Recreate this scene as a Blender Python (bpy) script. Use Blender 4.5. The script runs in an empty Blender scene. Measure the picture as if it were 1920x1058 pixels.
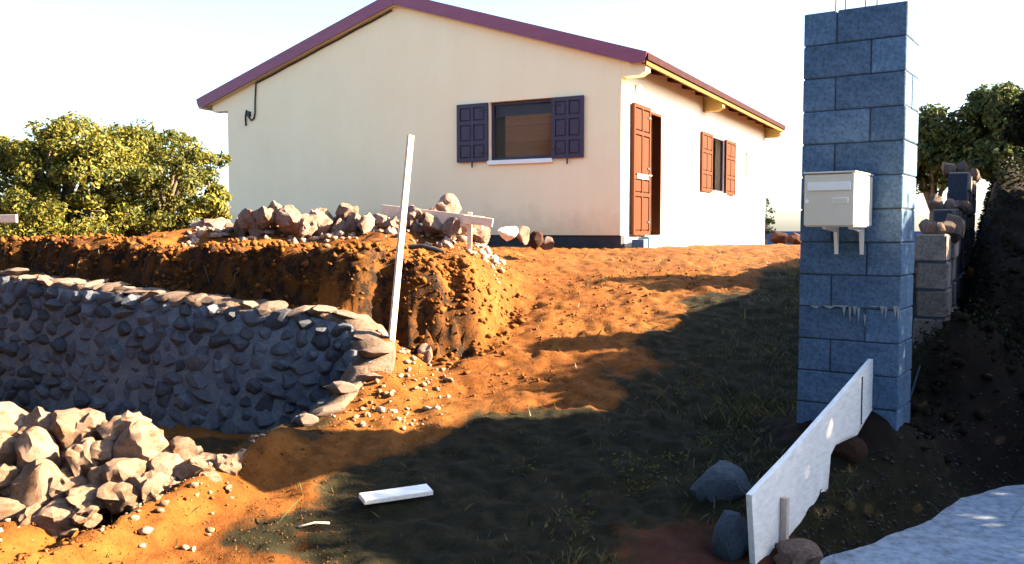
import bpy, bmesh, math, random
import numpy as np
from mathutils import Vector, Matrix, Euler
random.seed(7)
S = bpy.context.scene
COL = S.collection
R = math.radians

# ------------------------------------------------------------------ camera, sky, sun, exposure
EYE = 1.6
F = 1650.0                     # focal length in photograph pixels (1920 wide)
PITCH = math.atan((529 - 432) / F)
cam = bpy.data.cameras.new('camera')
cam.sensor_width = 36.0
cam.lens = 36.0 * F / 1920.0
cam.clip_start = 0.05
cam.clip_end = 200000
cam_ob = bpy.data.objects.new('camera', cam)
cam_ob.location = (0, 0, EYE)
cam_ob.rotation_euler = (math.pi / 2 - PITCH, 0, 0)
COL.objects.link(cam_ob)
S.camera = cam_ob

SUN_EL, SUN_AZ = 24.65, 1.5          # azimuth: degrees from +X towards +Y
sd = Vector((math.cos(R(SUN_EL)) * math.cos(R(SUN_AZ)), math.cos(R(SUN_EL)) * math.sin(R(SUN_AZ)), math.sin(R(SUN_EL))))
W = bpy.data.worlds.new('World')
S.world = W
W.use_nodes = True
nt = W.node_tree
nt.nodes.clear()
sky = nt.nodes.new('ShaderNodeTexSky')
sky.sky_type = 'NISHITA'
sky.sun_disc = False
sky.sun_elevation = R(SUN_EL)
sky.sun_rotation = R(90 - SUN_AZ)
sky.altitude = 200
sky.air_density = 1.0
sky.dust_density = 2.6
sky.ozone_density = 3.0
bg = nt.nodes.new('ShaderNodeBackground')
bg.inputs['Strength'].default_value = 0.05
wo = nt.nodes.new('ShaderNodeOutputWorld')
nt.links.new(sky.outputs[0], bg.inputs[0])
nt.links.new(bg.outputs[0], wo.inputs[0])

sun = bpy.data.lights.new('sun', 'SUN')
sun.energy = 5.0
sun.angle = R(0.55)
sun.color = (1.0, 0.78, 0.52)
sun_ob = bpy.data.objects.new('sun', sun)
sun_ob.location = sd * 60
sun_ob.rotation_euler = (-sd).to_track_quat('-Z', 'Y').to_euler()
COL.objects.link(sun_ob)

S.view_settings.view_transform = 'Standard'
S.view_settings.look = 'None'
S.view_settings.gamma = 1
S.view_settings.use_curve_mapping = False
S.view_settings.exposure = 3.65
S.render.engine = 'CYCLES'
S.cycles.max_bounces = 6
S.cycles.diffuse_bounces = 3
S.cycles.transparent_max_bounces = 6

# ------------------------------------------------------------------ numpy noise
def _h(ix, iy, iz, seed):
    with np.errstate(over='ignore'):
        h = (ix.astype(np.uint32) * np.uint32(374761393) + iy.astype(np.uint32) * np.uint32(668265263)
             + iz.astype(np.uint32) * np.uint32(2147483647) + np.uint32(seed * 1013 + 17) * np.uint32(1274126177))
        h = (h ^ (h >> np.uint32(13))) * np.uint32(1274126177)
        h = (h ^ (h >> np.uint32(16))) * np.uint32(2246822519)
        h = h ^ (h >> np.uint32(15))
    return h.astype(np.float64) / 4294967295.0

def vn3(x, y, z, seed=0):
    x = np.asarray(x, float); y = np.asarray(y, float); z = np.asarray(z, float) + np.zeros_like(x)
    fx, fy, fz = np.floor(x), np.floor(y), np.floor(z)
    ix, iy, iz = fx.astype(np.int64), fy.astype(np.int64), fz.astype(np.int64)
    tx, ty, tz = x - fx, y - fy, z - fz
    tx, ty, tz = [t * t * t * (t * (t * 6 - 15) + 10) for t in (tx, ty, tz)]
    r = 0
    for dx in (0, 1):
        for dy in (0, 1):
            for dz in (0, 1):
                w = (tx if dx else 1 - tx) * (ty if dy else 1 - ty) * (tz if dz else 1 - tz)
                r = r + w * _h(ix + dx, iy + dy, iz + dz, seed)
    return r * 2 - 1

def fbm2(x, y, f, octv=4, seed=0, gain=0.5):
    r, a, n = 0, 1.0, 0
    for k in range(octv):
        r = r + a * vn3(x * f, y * f, 0.37 + k * 3.1 + np.zeros_like(x), seed + k)
        n += a; a *= gain; f *= 2.03
    return r / n

def ss(t):
    t = np.clip(t, 0, 1)
    return t * t * (3 - 2 * t)

# ------------------------------------------------------------------ pixel rays (photograph pixels -> world)
_c, _s = math.cos(PITCH), math.sin(PITCH)
def ray(px, py):
    a, b = (px - 960) / F, (529 - py) / F
    return Vector((a, _c + b * _s, -_s + b * _c))

def at(px, py, Y):
    """world point seen at (px,py) whose distance along +Y is Y"""
    d = ray(px, py)
    return Vector((0, 0, EYE)) + d * (Y / d.y)

# ------------------------------------------------------------------ terrain height
BY = np.array([-400, 0, 3, 4, 5, 6, 7, 8, 9, 10, 12, 14, 18, 23, 30, 45, 120, 900, 90000.])
BZ = np.array([-2, -.05, 0, .06, .167, .316, .535, .785, .995, 1.127, 1.23, 1.303, 1.30, 1.17, 1.05, -1.5, -25, -170, -190.])
def bprof(y):
    r = 0
    for o in (-.4, -.2, 0, .2, .4):
        r = r + np.interp(y + o, BY, BZ)
    return r / 5

WALL = [(-9.0, 10.6, 1.3), (-6.3, 9.15, 1.26), (-4.89, 8.4, 1.177), (-3.41, 7.7, 1.07), (-2.58, 7.33, 1.02), (-1.98, 7.1, .97), (-1.348, 6.97, .93)]
WALL_END = [(-1.20, 6.82, .81), (-1.15, 6.62, .68), (-1.19, 6.38, .52), (-1.30, 6.12, .38), (-1.44, 5.92, .30), (-1.60, 5.72, .22)]
WX = np.array([p[0] for p in WALL]); WYv = np.array([p[1] for p in WALL]); WZ = np.array([p[2] for p in WALL])
def ywall(x): return np.interp(x, WX, WYv)
def zwall(x): return np.interp(x, WX, WZ)
def yfront(x):          # foot line of the earth scarp
    return np.interp(x, [-9, -4.9, -4.2, -3.7, -3.2, -2.7, -2.2, -1.8, -1.4, -1.0, -.75, -.5, -.3, -.1, .3],
                     [11.2, 8.95, 8.42, 8.28, 7.86, 7.80, 7.50, 7.46, 7.30, 7.22, 7.14, 7.14, 7.28, 7.62, 8.6])
RX = [-30, -3, 0, 1, 1.5, 1.9, 2.3, 2.67, 3.3, 6.5, 40]
RYE = [1.2, 2.0, 2.6, 3.6, 4.22, 4.50, 4.80, 5.2, 5.55, 5.66, 5.9]
def yedge(x): return np.interp(x, RX, RYE)
def xwall(y): return 2.75 + (y - 5.62) * .556

def edge0(y): return np.interp(y, [3, 4, 5, 5.6, 6.2, 7, 8, 9, 10, 12, 14], [-.9, -.7, -.5, .1, .7, 1.25, 1.8, 2.4, 3.1, 4.2, 5.2])
def terrain(x, y, micro=True):
    x = np.asarray(x, float); y = np.asarray(y, float)
    B = bprof(y)
    far = np.maximum(np.maximum(np.abs(x) - 60, 0), 0)
    B = B - far * .16 * np.where(np.abs(x) < 1100, 1, 0) - np.where(np.abs(x) >= 1100, 166, 0)
    B = np.maximum(B, -195)
    z = B
    # excavated strip in front of the stone wall
    xr_ = np.interp(y, [4.4, 5.1, 5.72, 5.92, 6.12, 6.38, 6.62, 6.82, 7.0], [-2.0, -1.75, -1.60, -1.44, -1.30, -1.19, -1.15, -1.20, -1.35]) - .02
    p = ss((xr_ - x) / np.interp(y, [5.2, 5.8], [.7, .14])) * ss((y - 4.2) / .8) * (1 - ss((y - ywall(x) - .0) / .14))
    z = z + (np.minimum(z, .09 - .09 * ss((y - 5.4) / .8)) - z) * p
    # trench beside the rubble wall (lower left)
    tx = np.interp(y, [3.2, 4.0, 5.1, 5.5], [-2.6, -2.28, -1.86, -1.75])
    tr = np.exp(-((x - tx) / .15) ** 2) * ss((y - 2.9) / .6) * (1 - ss((y - 5.1) / .35))
    z = z - .40 * tr
    z = z + .15 * np.exp(-((x - tx - .34) / .17) ** 2) * ss((y - 2.9) / .6) * (1 - ss((y - 5.3) / .5))
    # earth under the rubble wall
    z = z + .10 * np.exp(-((y - (4.95 + .12 * (x + 2.6))) / .32) ** 2) * ss((-1.9 - x) / .9) * ss((x + 9) / 3)
    # bench on top of the stone wall, then scarp, then platform
    s1 = y - ywall(x)
    left = ss((-1.1 - x) / .35)
    bench = ss((s1 - .02) / .06) * left
    z = z + np.where(zwall(x) - .05 > z, (zwall(x) - .04 - z), 0) * bench
    wob = .20 * fbm2(x, y, 1.6, 2, 5) * ss((-.9 - x) / .4) + .15 * fbm2(x, y, 4.5, 3, 6) + .07 * fbm2(x, y, 13, 2, 7)
    gF = ss((y - yfront(x) - wob) / np.interp(x, [-1.3, -.6, -.2], [.17, .26, .42]))
    xr = np.interp(y, [7, 7.6, 8.4, 9.5, 11], [-.2, -.06, .15, .55, 1.2]) + .08 * fbm2(x, y, 2.2, 2, 9)
    gR = ss((xr - x) / np.interp(y, [7, 8, 9, 11], [.25, .5, .9, 1.6]))
    zp = np.interp(x, [-9, -5, -2, -1.0, -.4, .3], [1.42, 1.43, 1.45, 1.44, 1.36, 1.24]) + .10 * fbm2(x, y, .8, 3, 21) + .09 * fbm2(x, y, 2.4, 3, 22)
    zp = zp + (1.32 - zp) * ss((y - 10.5) / 3.0)
    P = gF * gR * (1 - ss((y - 17) / 6)) * ss((x + 16) / 5)
    z = np.where(zp > z, z + (zp - z) * P, z)
    z = z - .34 * np.exp(-((x + .50 + .1 * (y - 7.6)) / .14) ** 2 - ((y - 7.42) / .2) ** 2) - .16 * np.exp(-((x + .95) / .16) ** 2 - ((y - 7.36) / .14) ** 2)
    # ridge of dug earth on the platform edge
    z = z + P * np.interp(x, [-7, -4.2, -3.4, -.6, 0], [.0, .06, .16, .13, .0]) * np.exp(-((y - 9.15) / .34) ** 2)
    # bank on the right
    bank = np.minimum(.95 * (y - yedge(x) - .1), np.interp(y, [6, 8, 9, 12, 20], [2.1, 2.12, 2.15, 2.45, 2.6]))
    w = ss((x - xwall(y) + .08) / .45) * (1 - ss((y - 24) / 20)) * (1 - ss((x - 30) / 20))
    z = np.where(bank > z, z + (bank - z) * w, z)
    # soil packed behind the rim of the curved wall end
    rimx = np.interp(y, [5.72, 5.92, 6.12, 6.38, 6.62, 6.82, 7.0], [-1.60, -1.44, -1.30, -1.19, -1.15, -1.20, -1.35])
    rimz = np.interp(y, [5.72, 5.92, 6.12, 6.38, 6.62, 6.82, 7.0], [.20, .28, .37, .52, .67, .80, .84]) - .02
    dr = x - rimx
    lift = ss((dr - .03) / .06) * (1 - ss((dr - .16) / .5)) * ss((y - 5.6) / .2) * (1 - ss((y - 7.0) / .3))
    z = np.where(rimz > z, z + (rimz - z) * lift, z)
    # soil heaped against the gate pillar
    z = z + .10 * np.exp(-(((x - 1.55) / .35) ** 2 + ((y - 4.75) / .4) ** 2))
    # road cut
    d = y - yedge(x)
    rd = ss((d + .02) / .26)
    z = np.where(y < 9, -.05 + (z + .05) * rd, z) if True else z
    z = z + .30 * np.exp(-(((x - 2.12) / .42) ** 2 + ((y - 5.30) / .36) ** 2))
    mnd = np.exp(-(((x - 3.12) / .52) ** 2 + ((y - 6.08) / .34) ** 2))
    z = z + .50 * mnd * (1 + .55 * fbm2(x, y, 3.2, 4, 97)) + .07 * np.clip(mnd * 3, 0, 1) * fbm2(x, y, 8, 3, 98)
    if micro:
        near = np.clip(1 - np.maximum(np.abs(x) - 9, 0) / 30, 0, 1) * np.clip(1 - np.maximum(y - 16, 0) / 30, 0, 1)
        scar = np.exp(-((y - yfront(x) - .12) / .28) ** 2) * (1 - ss((x - .1) / .4))
        m = .022 * ss((x - edge0(y)) / .5) * fbm2(x, y, 11, 3, 33) + .030 * fbm2(x, y, 1.7, 3, 31) + .042 * fbm2(x, y, 6.0, 3, 41) + .022 * fbm2(x, y, 17, 2, 51)
        m = m + scar * (.10 * np.abs(fbm2(x, y, 3.3, 3, 61)) + .09 * fbm2(x, y, 8.5, 3, 71) - .03)
        m = m + .06 * w * fbm2(x, y, 3, 3, 81)
        z = z + m * near * np.where(d < 0, 0, np.clip(d / .3, 0, 1))
    return z

def tz(x, y, micro=True): return float(terrain(np.array([x]), np.array([y]), micro)[0])

# ------------------------------------------------------------------ materials
def nodes(name):
    m = bpy.data.materials.new(name)
    m.use_nodes = True
    t = m.node_tree
    b = t.nodes['Principled BSDF']
    return m, t, b

def N(t, kind, **kw):
    n = t.nodes.new(kind)
    for k, v in kw.items():
        if k in n.inputs: n.inputs[k].default_value = v
        else: setattr(n, k, v)
    return n

def ramp(t, fac, stops):
    r = t.nodes.new('ShaderNodeValToRGB')
    el = r.color_ramp.elements
    while len(el) < len(stops): el.new(0.5)
    for e, (p, c) in zip(el, stops):
        e.position = p
        e.color = (*c, 1) if len(c) == 3 else c
    t.links.new(fac, r.inputs[0])
    return r.outputs[0]

def mix(t, a, b, fac, mode='MIX'):
    n = t.nodes.new('ShaderNodeMix')
    n.data_type = 'RGBA'; n.blend_type = mode
    for sock, v in ((n.inputs[0], fac), (n.inputs[6], a), (n.inputs[7], b)):
        if hasattr(v, 'is_linked') or hasattr(v, 'links'): t.links.new(v, sock)
        elif isinstance(v, (int, float)): sock.default_value = v
        else: sock.default_value = (*v, 1) if len(v) == 3 else v
    return n.outputs[2]

def bump(t, b, h, strength=.4, dist=.01):
    n = t.nodes.new('ShaderNodeBump')
    n.inputs['Strength'].default_value = strength
    n.inputs['Distance'].default_value = dist
    t.links.new(h, n.inputs['Height'])
    t.links.new(n.outputs[0], b.inputs['Normal'])

def simple(name, c1, c2, scale=8, rough=.8, bstr=.25, bdist=.005, rand=0.0, detail=6, coord='Object', stretch=None, spec=.3):
    m, t, b = nodes(name)
    tc = N(t, 'ShaderNodeTexCoord')
    v = tc.outputs[coord]
    if stretch:
        mp = N(t, 'ShaderNodeMapping'); mp.inputs['Scale'].default_value = stretch
        t.links.new(v, mp.inputs[0]); v = mp.outputs[0]
    n = N(t, 'ShaderNodeTexNoise', Scale=scale, Detail=detail, Roughness=.65)
    t.links.new(v, n.inputs['Vector'])
    col = ramp(t, n.outputs[0], [(.3, c1), (.7, c2)])
    if bstr >= .7:
        n3 = N(t, 'ShaderNodeTexNoise', Scale=scale * 9, Detail=4, Roughness=.75)
        t.links.new(v, n3.inputs['Vector'])
        col = mix(t, col, ramp(t, n3.outputs[0], [(.3, (.5, .48, .46)), (.55, (1, 1, 1)), (.75, (1.25, 1.22, 1.2))]), 1.0, 'MULTIPLY')
    if rand:
        oi = N(t, 'ShaderNodeObjectInfo')
        val = ramp(t, oi.outputs['Random'], [(0, (1 - rand,) * 3), (1, (1 + rand * .6,) * 3)])
        col = mix(t, col, val, 1.0, 'MULTIPLY')
    t.links.new(col, b.inputs['Base Color'])
    b.inputs['Roughness'].default_value = rough
    b.inputs['Specular IOR Level'].default_value = spec
    if bstr:
        n2 = N(t, 'ShaderNodeTexNoise', Scale=scale * 5, Detail=5, Roughness=.7)
        t.links.new(v, n2.inputs['Vector'])
        bump(t, b, n2.outputs[0], bstr, bdist)
    return m

def soil_material():
    m, t, b = nodes('earth')
    tc = N(t, 'ShaderNodeTexCoord'); v = tc.outputs['Object']
    n1 = N(t, 'ShaderNodeTexNoise', Scale=1.1, Detail=7, Roughness=.6); t.links.new(v, n1.inputs['Vector'])
    n2 = N(t, 'ShaderNodeTexNoise', Scale=9, Detail=8, Roughness=.75); t.links.new(v, n2.inputs['Vector'])
    n3 = N(t, 'ShaderNodeTexNoise', Scale=55, Detail=4, Roughness=.7); t.links.new(v, n3.inputs['Vector'])
    soil = ramp(t, n1.outputs[0], [(.3, (.085, .028, .005)), (.52, (.122, .044, .008)), (.75, (.155, .066, .015))])
    fine = ramp(t, n2.outputs[0], [(.28, (.30, .26, .22)), (.42, (.72, .70, .66)), (.55, (1.0, 1.0, 1.0)), (.75, (1.3, 1.28, 1.22))])
    soil = mix(t, soil, fine, 1.0, 'MULTIPLY')
    att = N(t, 'ShaderNodeAttribute', attribute_name='zone')
    sep = N(t, 'ShaderNodeSeparateColor'); t.links.new(att.outputs['Color'], sep.inputs[0])
    grass = ramp(t, n2.outputs[0], [(.3, (.0045, .004, .002)), (.5, (.011, .0105, .0045)), (.62, (.022, .017, .007)), (.78, (.050, .030, .012))])  # dark grass tone, also used to darken ground lying in shade
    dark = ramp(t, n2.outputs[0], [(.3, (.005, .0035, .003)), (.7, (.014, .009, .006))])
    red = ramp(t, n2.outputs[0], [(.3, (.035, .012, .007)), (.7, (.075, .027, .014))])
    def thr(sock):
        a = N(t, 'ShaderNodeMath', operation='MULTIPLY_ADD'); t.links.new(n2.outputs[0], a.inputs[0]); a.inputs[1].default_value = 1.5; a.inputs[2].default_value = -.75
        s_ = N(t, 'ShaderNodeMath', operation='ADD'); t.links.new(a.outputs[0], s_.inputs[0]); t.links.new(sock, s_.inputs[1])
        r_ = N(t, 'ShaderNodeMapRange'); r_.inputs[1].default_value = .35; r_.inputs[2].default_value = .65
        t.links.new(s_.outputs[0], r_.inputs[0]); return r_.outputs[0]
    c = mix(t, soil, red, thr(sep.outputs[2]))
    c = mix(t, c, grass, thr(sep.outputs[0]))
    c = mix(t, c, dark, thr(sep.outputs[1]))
    t.links.new(c, b.inputs['Base Color'])
    b.inputs['Roughness'].default_value = .95
    b.inputs['Specular IOR Level'].default_value = .1
    bump(t, b, n3.outputs[0], .7, .012)
    return m

def render_material(name, c1, c2):
    m = simple(name, c1, c2, 1.3, .92, .45, .005, spec=.12)
    t = m.node_tree; b = t.nodes['Principled BSDF']
    old = b.inputs['Base Color'].links[0].from_socket
    tc = N(t, 'ShaderNodeTexCoord'); sp = N(t, 'ShaderNodeSeparateXYZ'); t.links.new(tc.outputs['Object'], sp.inputs[0])
    nn = N(t, 'ShaderNodeTexNoise', Scale=3.5, Detail=7, Roughness=.7); t.links.new(tc.outputs['Object'], nn.inputs['Vector'])
    a = N(t, 'ShaderNodeMath', operation='MULTIPLY_ADD'); t.links.new(nn.outputs[0], a.inputs[0]); a.inputs[1].default_value = -.9; t.links.new(sp.outputs[2], a.inputs[2])
    r_ = N(t, 'ShaderNodeMapRange'); t.links.new(a.outputs[0], r_.inputs[0]); r_.inputs[1].default_value = -.45; r_.inputs[2].default_value = .05; r_.inputs[3].default_value = .35; r_.inputs[4].default_value = 0
    col = mix(t, old, (.42, .24, .12), r_.outputs[0])
    mp = N(t, 'ShaderNodeMapping'); mp.inputs['Scale'].default_value = (2.2, 2.2, .45); t.links.new(tc.outputs['Object'], mp.inputs[0])
    n2 = N(t, 'ShaderNodeTexNoise', Scale=1.0, Detail=6, Roughness=.65); t.links.new(mp.outputs[0], n2.inputs['Vector'])
    col = mix(t, col, ramp(t, n2.outputs[0], [(.3, (.965, .96, .95)), (.6, (1, 1, 1))]), 1.0, 'MULTIPLY')
    t.links.new(col, b.inputs['Base Color'])
    return m

def leaf_material(name, cols, trans=.45, spec=.25):
    m, t, b = nodes(name)
    g = N(t, 'ShaderNodeNewGeometry')
    col = ramp(t, g.outputs['Random Per Island'], [(i / max(1, len(cols) - 1), c) for i, c in enumerate(cols)])
    t.links.new(col, b.inputs['Base Color'])
    b.inputs['Roughness'].default_value = .6
    b.inputs['Specular IOR Level'].default_value = spec
    tr = N(t, 'ShaderNodeBsdfTranslucent'); t.links.new(col, tr.inputs[0])
    ms = N(t, 'ShaderNodeMixShader'); ms.inputs[0].default_value = trans
    t.links.new(b.outputs[0], ms.inputs[1]); t.links.new(tr.outputs[0], ms.inputs[2])
    t.links.new(ms.outputs[0], t.nodes['Material Output'].inputs[0])
    return m

M = {}
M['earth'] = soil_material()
M['clod'] = simple('earth_clod', (.085, .030, .006), (.140, .056, .012), 30, .95, .4, .006, spec=.1)
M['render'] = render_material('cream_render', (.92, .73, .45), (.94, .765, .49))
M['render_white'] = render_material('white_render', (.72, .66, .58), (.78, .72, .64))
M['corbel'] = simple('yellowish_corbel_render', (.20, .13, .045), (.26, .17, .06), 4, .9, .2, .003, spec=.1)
M['bitumen'] = simple('bitumen', (.012, .012, .016), (.03, .03, .036), 9, .6, .3)
M['maroon'] = simple('maroon_painted_metal', (.20, .050, .085), (.25, .068, .105), 3, .45, .1, .002, stretch=(1, 1, 6))
M['sheet'] = simple('maroon_roof_sheet', (.07, .018, .02), (.10, .025, .03), 5, .5, .1, .002)
M['cream_wood'] = simple('cream_painted_wood', (.66, .52, .28), (.74, .60, .36), 14, .7, .2, stretch=(1, 8, 8))
M['varnish'] = simple('varnished_wood', (.040, .0105, .0032), (.062, .018, .0055), 16, .75, .2, .002, stretch=(6, 6, 1), spec=.08)
M['varnish_dark'] = simple('varnished_dark_wood', (.034, .024, .046), (.052, .036, .062), 16, .5, .2, .002, stretch=(6, 6, 1))  # same varnish as the sunlit joinery, purple shade put into the colour
M['interior'] = simple('interior_plaster', (.10, .085, .07), (.14, .12, .10), 4, .9, .1)
M['slat'] = simple('brown_blind_slat', (.26, .115, .05), (.34, .16, .075), 10, .7, .2, .003, stretch=(1, 6, 6), rand=.15)
M['white_paint'] = simple('white_paint', (.76, .74, .70), (.82, .80, .76), 6, .6, .15, .002)
M['white_board'] = simple('weathered_white_board', (.62, .60, .55), (.84, .82, .78), 5, .7, .5, .004, stretch=(2.5, 14, 9), spec=.1)
M['black'] = simple('black_plastic', (.012, .012, .014), (.022, .022, .024), 10, .45, .05)
M['steel'] = simple('galvanised_steel', (.28, .28, .28), (.38, .37, .36), 30, .45, .1)
M['rebar'] = simple('rusty_rebar', (.10, .055, .035), (.17, .10, .07), 30, .8, .4)
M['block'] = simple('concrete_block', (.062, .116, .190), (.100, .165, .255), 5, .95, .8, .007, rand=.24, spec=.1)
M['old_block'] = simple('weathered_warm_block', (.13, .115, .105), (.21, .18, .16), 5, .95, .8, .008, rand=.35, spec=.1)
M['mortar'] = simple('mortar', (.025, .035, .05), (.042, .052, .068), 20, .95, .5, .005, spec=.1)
M['mortar_pale'] = simple('pale_mortar', (.17, .19, .20), (.27, .29, .29), 20, .95, .4, .004, spec=.1)
M['stone'] = simple('basalt_stone', (.058, .074, .106), (.135, .146, .170), 7, .95, .8, .02, rand=.45, spec=.1)
M['stone_mortar'] = simple('stone_wall_mortar', (.085, .105, .140), (.15, .165, .19), 11, .95, .8, .015, spec=.1)
M['stone_cap'] = simple('dusty_cap_stone', (.13, .095, .08), (.23, .17, .14), 7, .95, .8, .02, rand=.25, spec=.1)
M['coping'] = simple('earthy_mortar_coping', (.075, .050, .036), (.16, .115, .088), 9, .95, .9, .02, spec=.1)
M['fascia'] = simple('yellow_painted_timber', (.10, .055, .012), (.14, .08, .02), 14, .8, .2, stretch=(8, 1, 8), spec=.1)
M['sheet_edge'] = simple('dark_maroon_sheet_edge', (.016, .005, .006), (.028, .009, .010), 6, .8, .1, .002, spec=.05)
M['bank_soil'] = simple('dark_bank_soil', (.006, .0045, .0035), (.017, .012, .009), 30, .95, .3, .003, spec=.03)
M['gravel'] = simple('dark_gravel', (.02, .017, .015), (.07, .065, .06), 40, .95, .2, .002, spec=.1)
def dusty(name, c1, c2, rand):
    m = simple(name, c1, c2, 6, .95, .9, .025, rand=rand, spec=.1)
    t = m.node_tree; b = t.nodes['Principled BSDF']; old = b.inputs['Base Color'].links[0].from_socket
    tc = N(t, 'ShaderNodeTexCoord'); oi = N(t, 'ShaderNodeObjectInfo')
    ad = N(t, 'ShaderNodeVectorMath', operation='ADD'); t.links.new(tc.outputs['Object'], ad.inputs[0]); t.links.new(oi.outputs['Random'], ad.inputs[1])
    n = N(t, 'ShaderNodeTexNoise', Scale=1.6, Detail=8, Roughness=.7); t.links.new(ad.outputs[0], n.inputs['Vector'])
    col = mix(t, old, (.11, .042, .010), ramp(t, n.outputs[0], [(.48, (0, 0, 0)), (.68, (.8, .8, .8))]))
    t.links.new(col, b.inputs['Base Color'])
    return m
M['stone_pink'] = dusty('pale_pinkish_rock', (.20, .135, .096), (.38, .265, .195), .28)
M['rock_pale'] = dusty('pale_dusty_rock', (.19, .128, .104), (.38, .265, .215), .30)
M['rock_white'] = simple('whitish_rock', (.62, .56, .50), (.76, .70, .64), 5, .9, .5, .01, spec=.1)
M['rock_grey'] = simple('grey_rock', (.05, .07, .09), (.11, .13, .155), 9, .95, .8, .015, spec=.1)
M['rock_dark'] = simple('dark_brown_rock', (.030, .014, .010), (.065, .033, .023), 9, .95, .7, .015, spec=.1)
M['wood_pale'] = simple('pale_raw_wood', (.50, .38, .29), (.72, .58, .47), 9, .85, .4, .002, stretch=(1.5, 10, 10))
M['wood_pale_z'] = simple('pale_raw_wood_upright', (.42, .32, .25), (.66, .54, .44), 9, .85, .4, .002, stretch=(10, 10, 1.5))
M['mailbox'] = simple('beige_mailbox_paint', (.56, .50, .38), (.61, .54, .42), 3, .45, .03, .001)
M['mailbox_flap'] = simple('pale_mailbox_flap', (.72, .70, .64), (.76, .74, .68), 3, .4, .03, .001)
def road_mat():
    m = simple('road_concrete', (.20, .245, .295), (.29, .34, .39), 2.2, .85, .8, .008, spec=.25)
    t = m.node_tree; b = t.nodes['Principled BSDF']; old = b.inputs['Base Color'].links[0].from_socket
    tc = N(t, 'ShaderNodeTexCoord')
    n = N(t, 'ShaderNodeTexNoise', Scale=1.7, Detail=9, Roughness=.7); t.links.new(tc.outputs['Object'], n.inputs['Vector'])
    col = mix(t, old, (.05, .032, .02), ramp(t, n.outputs[0], [(.55, (0, 0, 0)), (.75, (.5, .5, .5))]))
    vo = N(t, 'ShaderNodeTexVoronoi', Scale=1.3); vo.feature = 'DISTANCE_TO_EDGE'; t.links.new(mix(t, tc.outputs['Object'], n.outputs[1], .12), vo.inputs['Vector'])
    col = mix(t, (.03, .028, .026), col, ramp(t, vo.outputs[0], [(.0, (.6, .6, .6)), (.008, (1, 1, 1))]))
    t.links.new(col, b.inputs['Base Color'])
    return m
M['concrete'] = road_mat()
M['step_concrete'] = simple('step_concrete', (.16, .17, .18), (.24, .25, .26), 4, .9, .5, .004, spec=.1)
M['bark'] = simple('bark', (.06, .045, .03), (.12, .09, .06), 12, .95, .6, .01, stretch=(4, 4, 1))
M['leaf_yellow'] = leaf_material('yellow_green_leaves', [(.028, .050, .012), (.105, .112, .015), (.20, .155, .018), (.055, .078, .013)])
M['leaf_mid'] = leaf_material('mid_green_leaves', [(.022, .040, .011), (.07, .085, .013), (.15, .125, .016), (.035, .055, .014)])
M['leaf_dark'] = leaf_material('dark_green_leaves', [(.018, .032, .012), (.045, .065, .018), (.075, .085, .02), (.028, .045, .016)])
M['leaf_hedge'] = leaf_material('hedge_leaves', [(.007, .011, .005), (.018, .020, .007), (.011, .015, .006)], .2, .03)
M['grass'] = leaf_material('dry_grass', [(.018, .025, .007), (.045, .055, .014), (.12, .095, .04), (.03, .04, .011)], .25)
def glass():
    m, t, b = nodes('window_glass')
    b.inputs['Base Color'].default_value = (.8, .78, .75, 1)
    b.inputs['Roughness'].default_value = .05
    b.inputs['Transmission Weight'].default_value = 1.0; b.inputs['IOR'].default_value = 1.14
    return m
M['glass'] = glass()
def sea_mat():
    m, t, b = nodes('sea_water')
    b.inputs['Base Color'].default_value = (.004, .010, .034, 1)
    b.inputs['Roughness'].default_value = 1.0
    b.inputs['Specular IOR Level'].default_value = .0
    n = N(t, 'ShaderNodeTexNoise', Scale=.02, Detail=5)
    bump(t, b, n.outputs[0], .3, 2)
    return m
M['sea'] = sea_mat()

# ------------------------------------------------------------------ object helpers
def link(name, mesh, parent=None, loc=None, rot=None, scale=None):
    o = bpy.data.objects.new(name, mesh)
    if parent is not None: o.parent = parent
    if loc is not None: o.location = loc
    if rot is not None: o.rotation_euler = rot
    if scale is not None: o.scale = scale
    COL.objects.link(o)
    return o

def tag(o, label=None, cat=None, group=None, kind=None):
    if label: o['label'] = label
    if cat: o['category'] = cat
    if group: o['group'] = group
    if kind: o['kind'] = kind
    return o

def empty(name, loc, rz=0.0, **kw):
    o = bpy.data.objects.new(name, None)
    o.empty_display_size = .2
    o.location = loc
    o.rotation_euler = (0, 0, rz)
    COL.objects.link(o)
    return tag(o, **kw)

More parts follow.
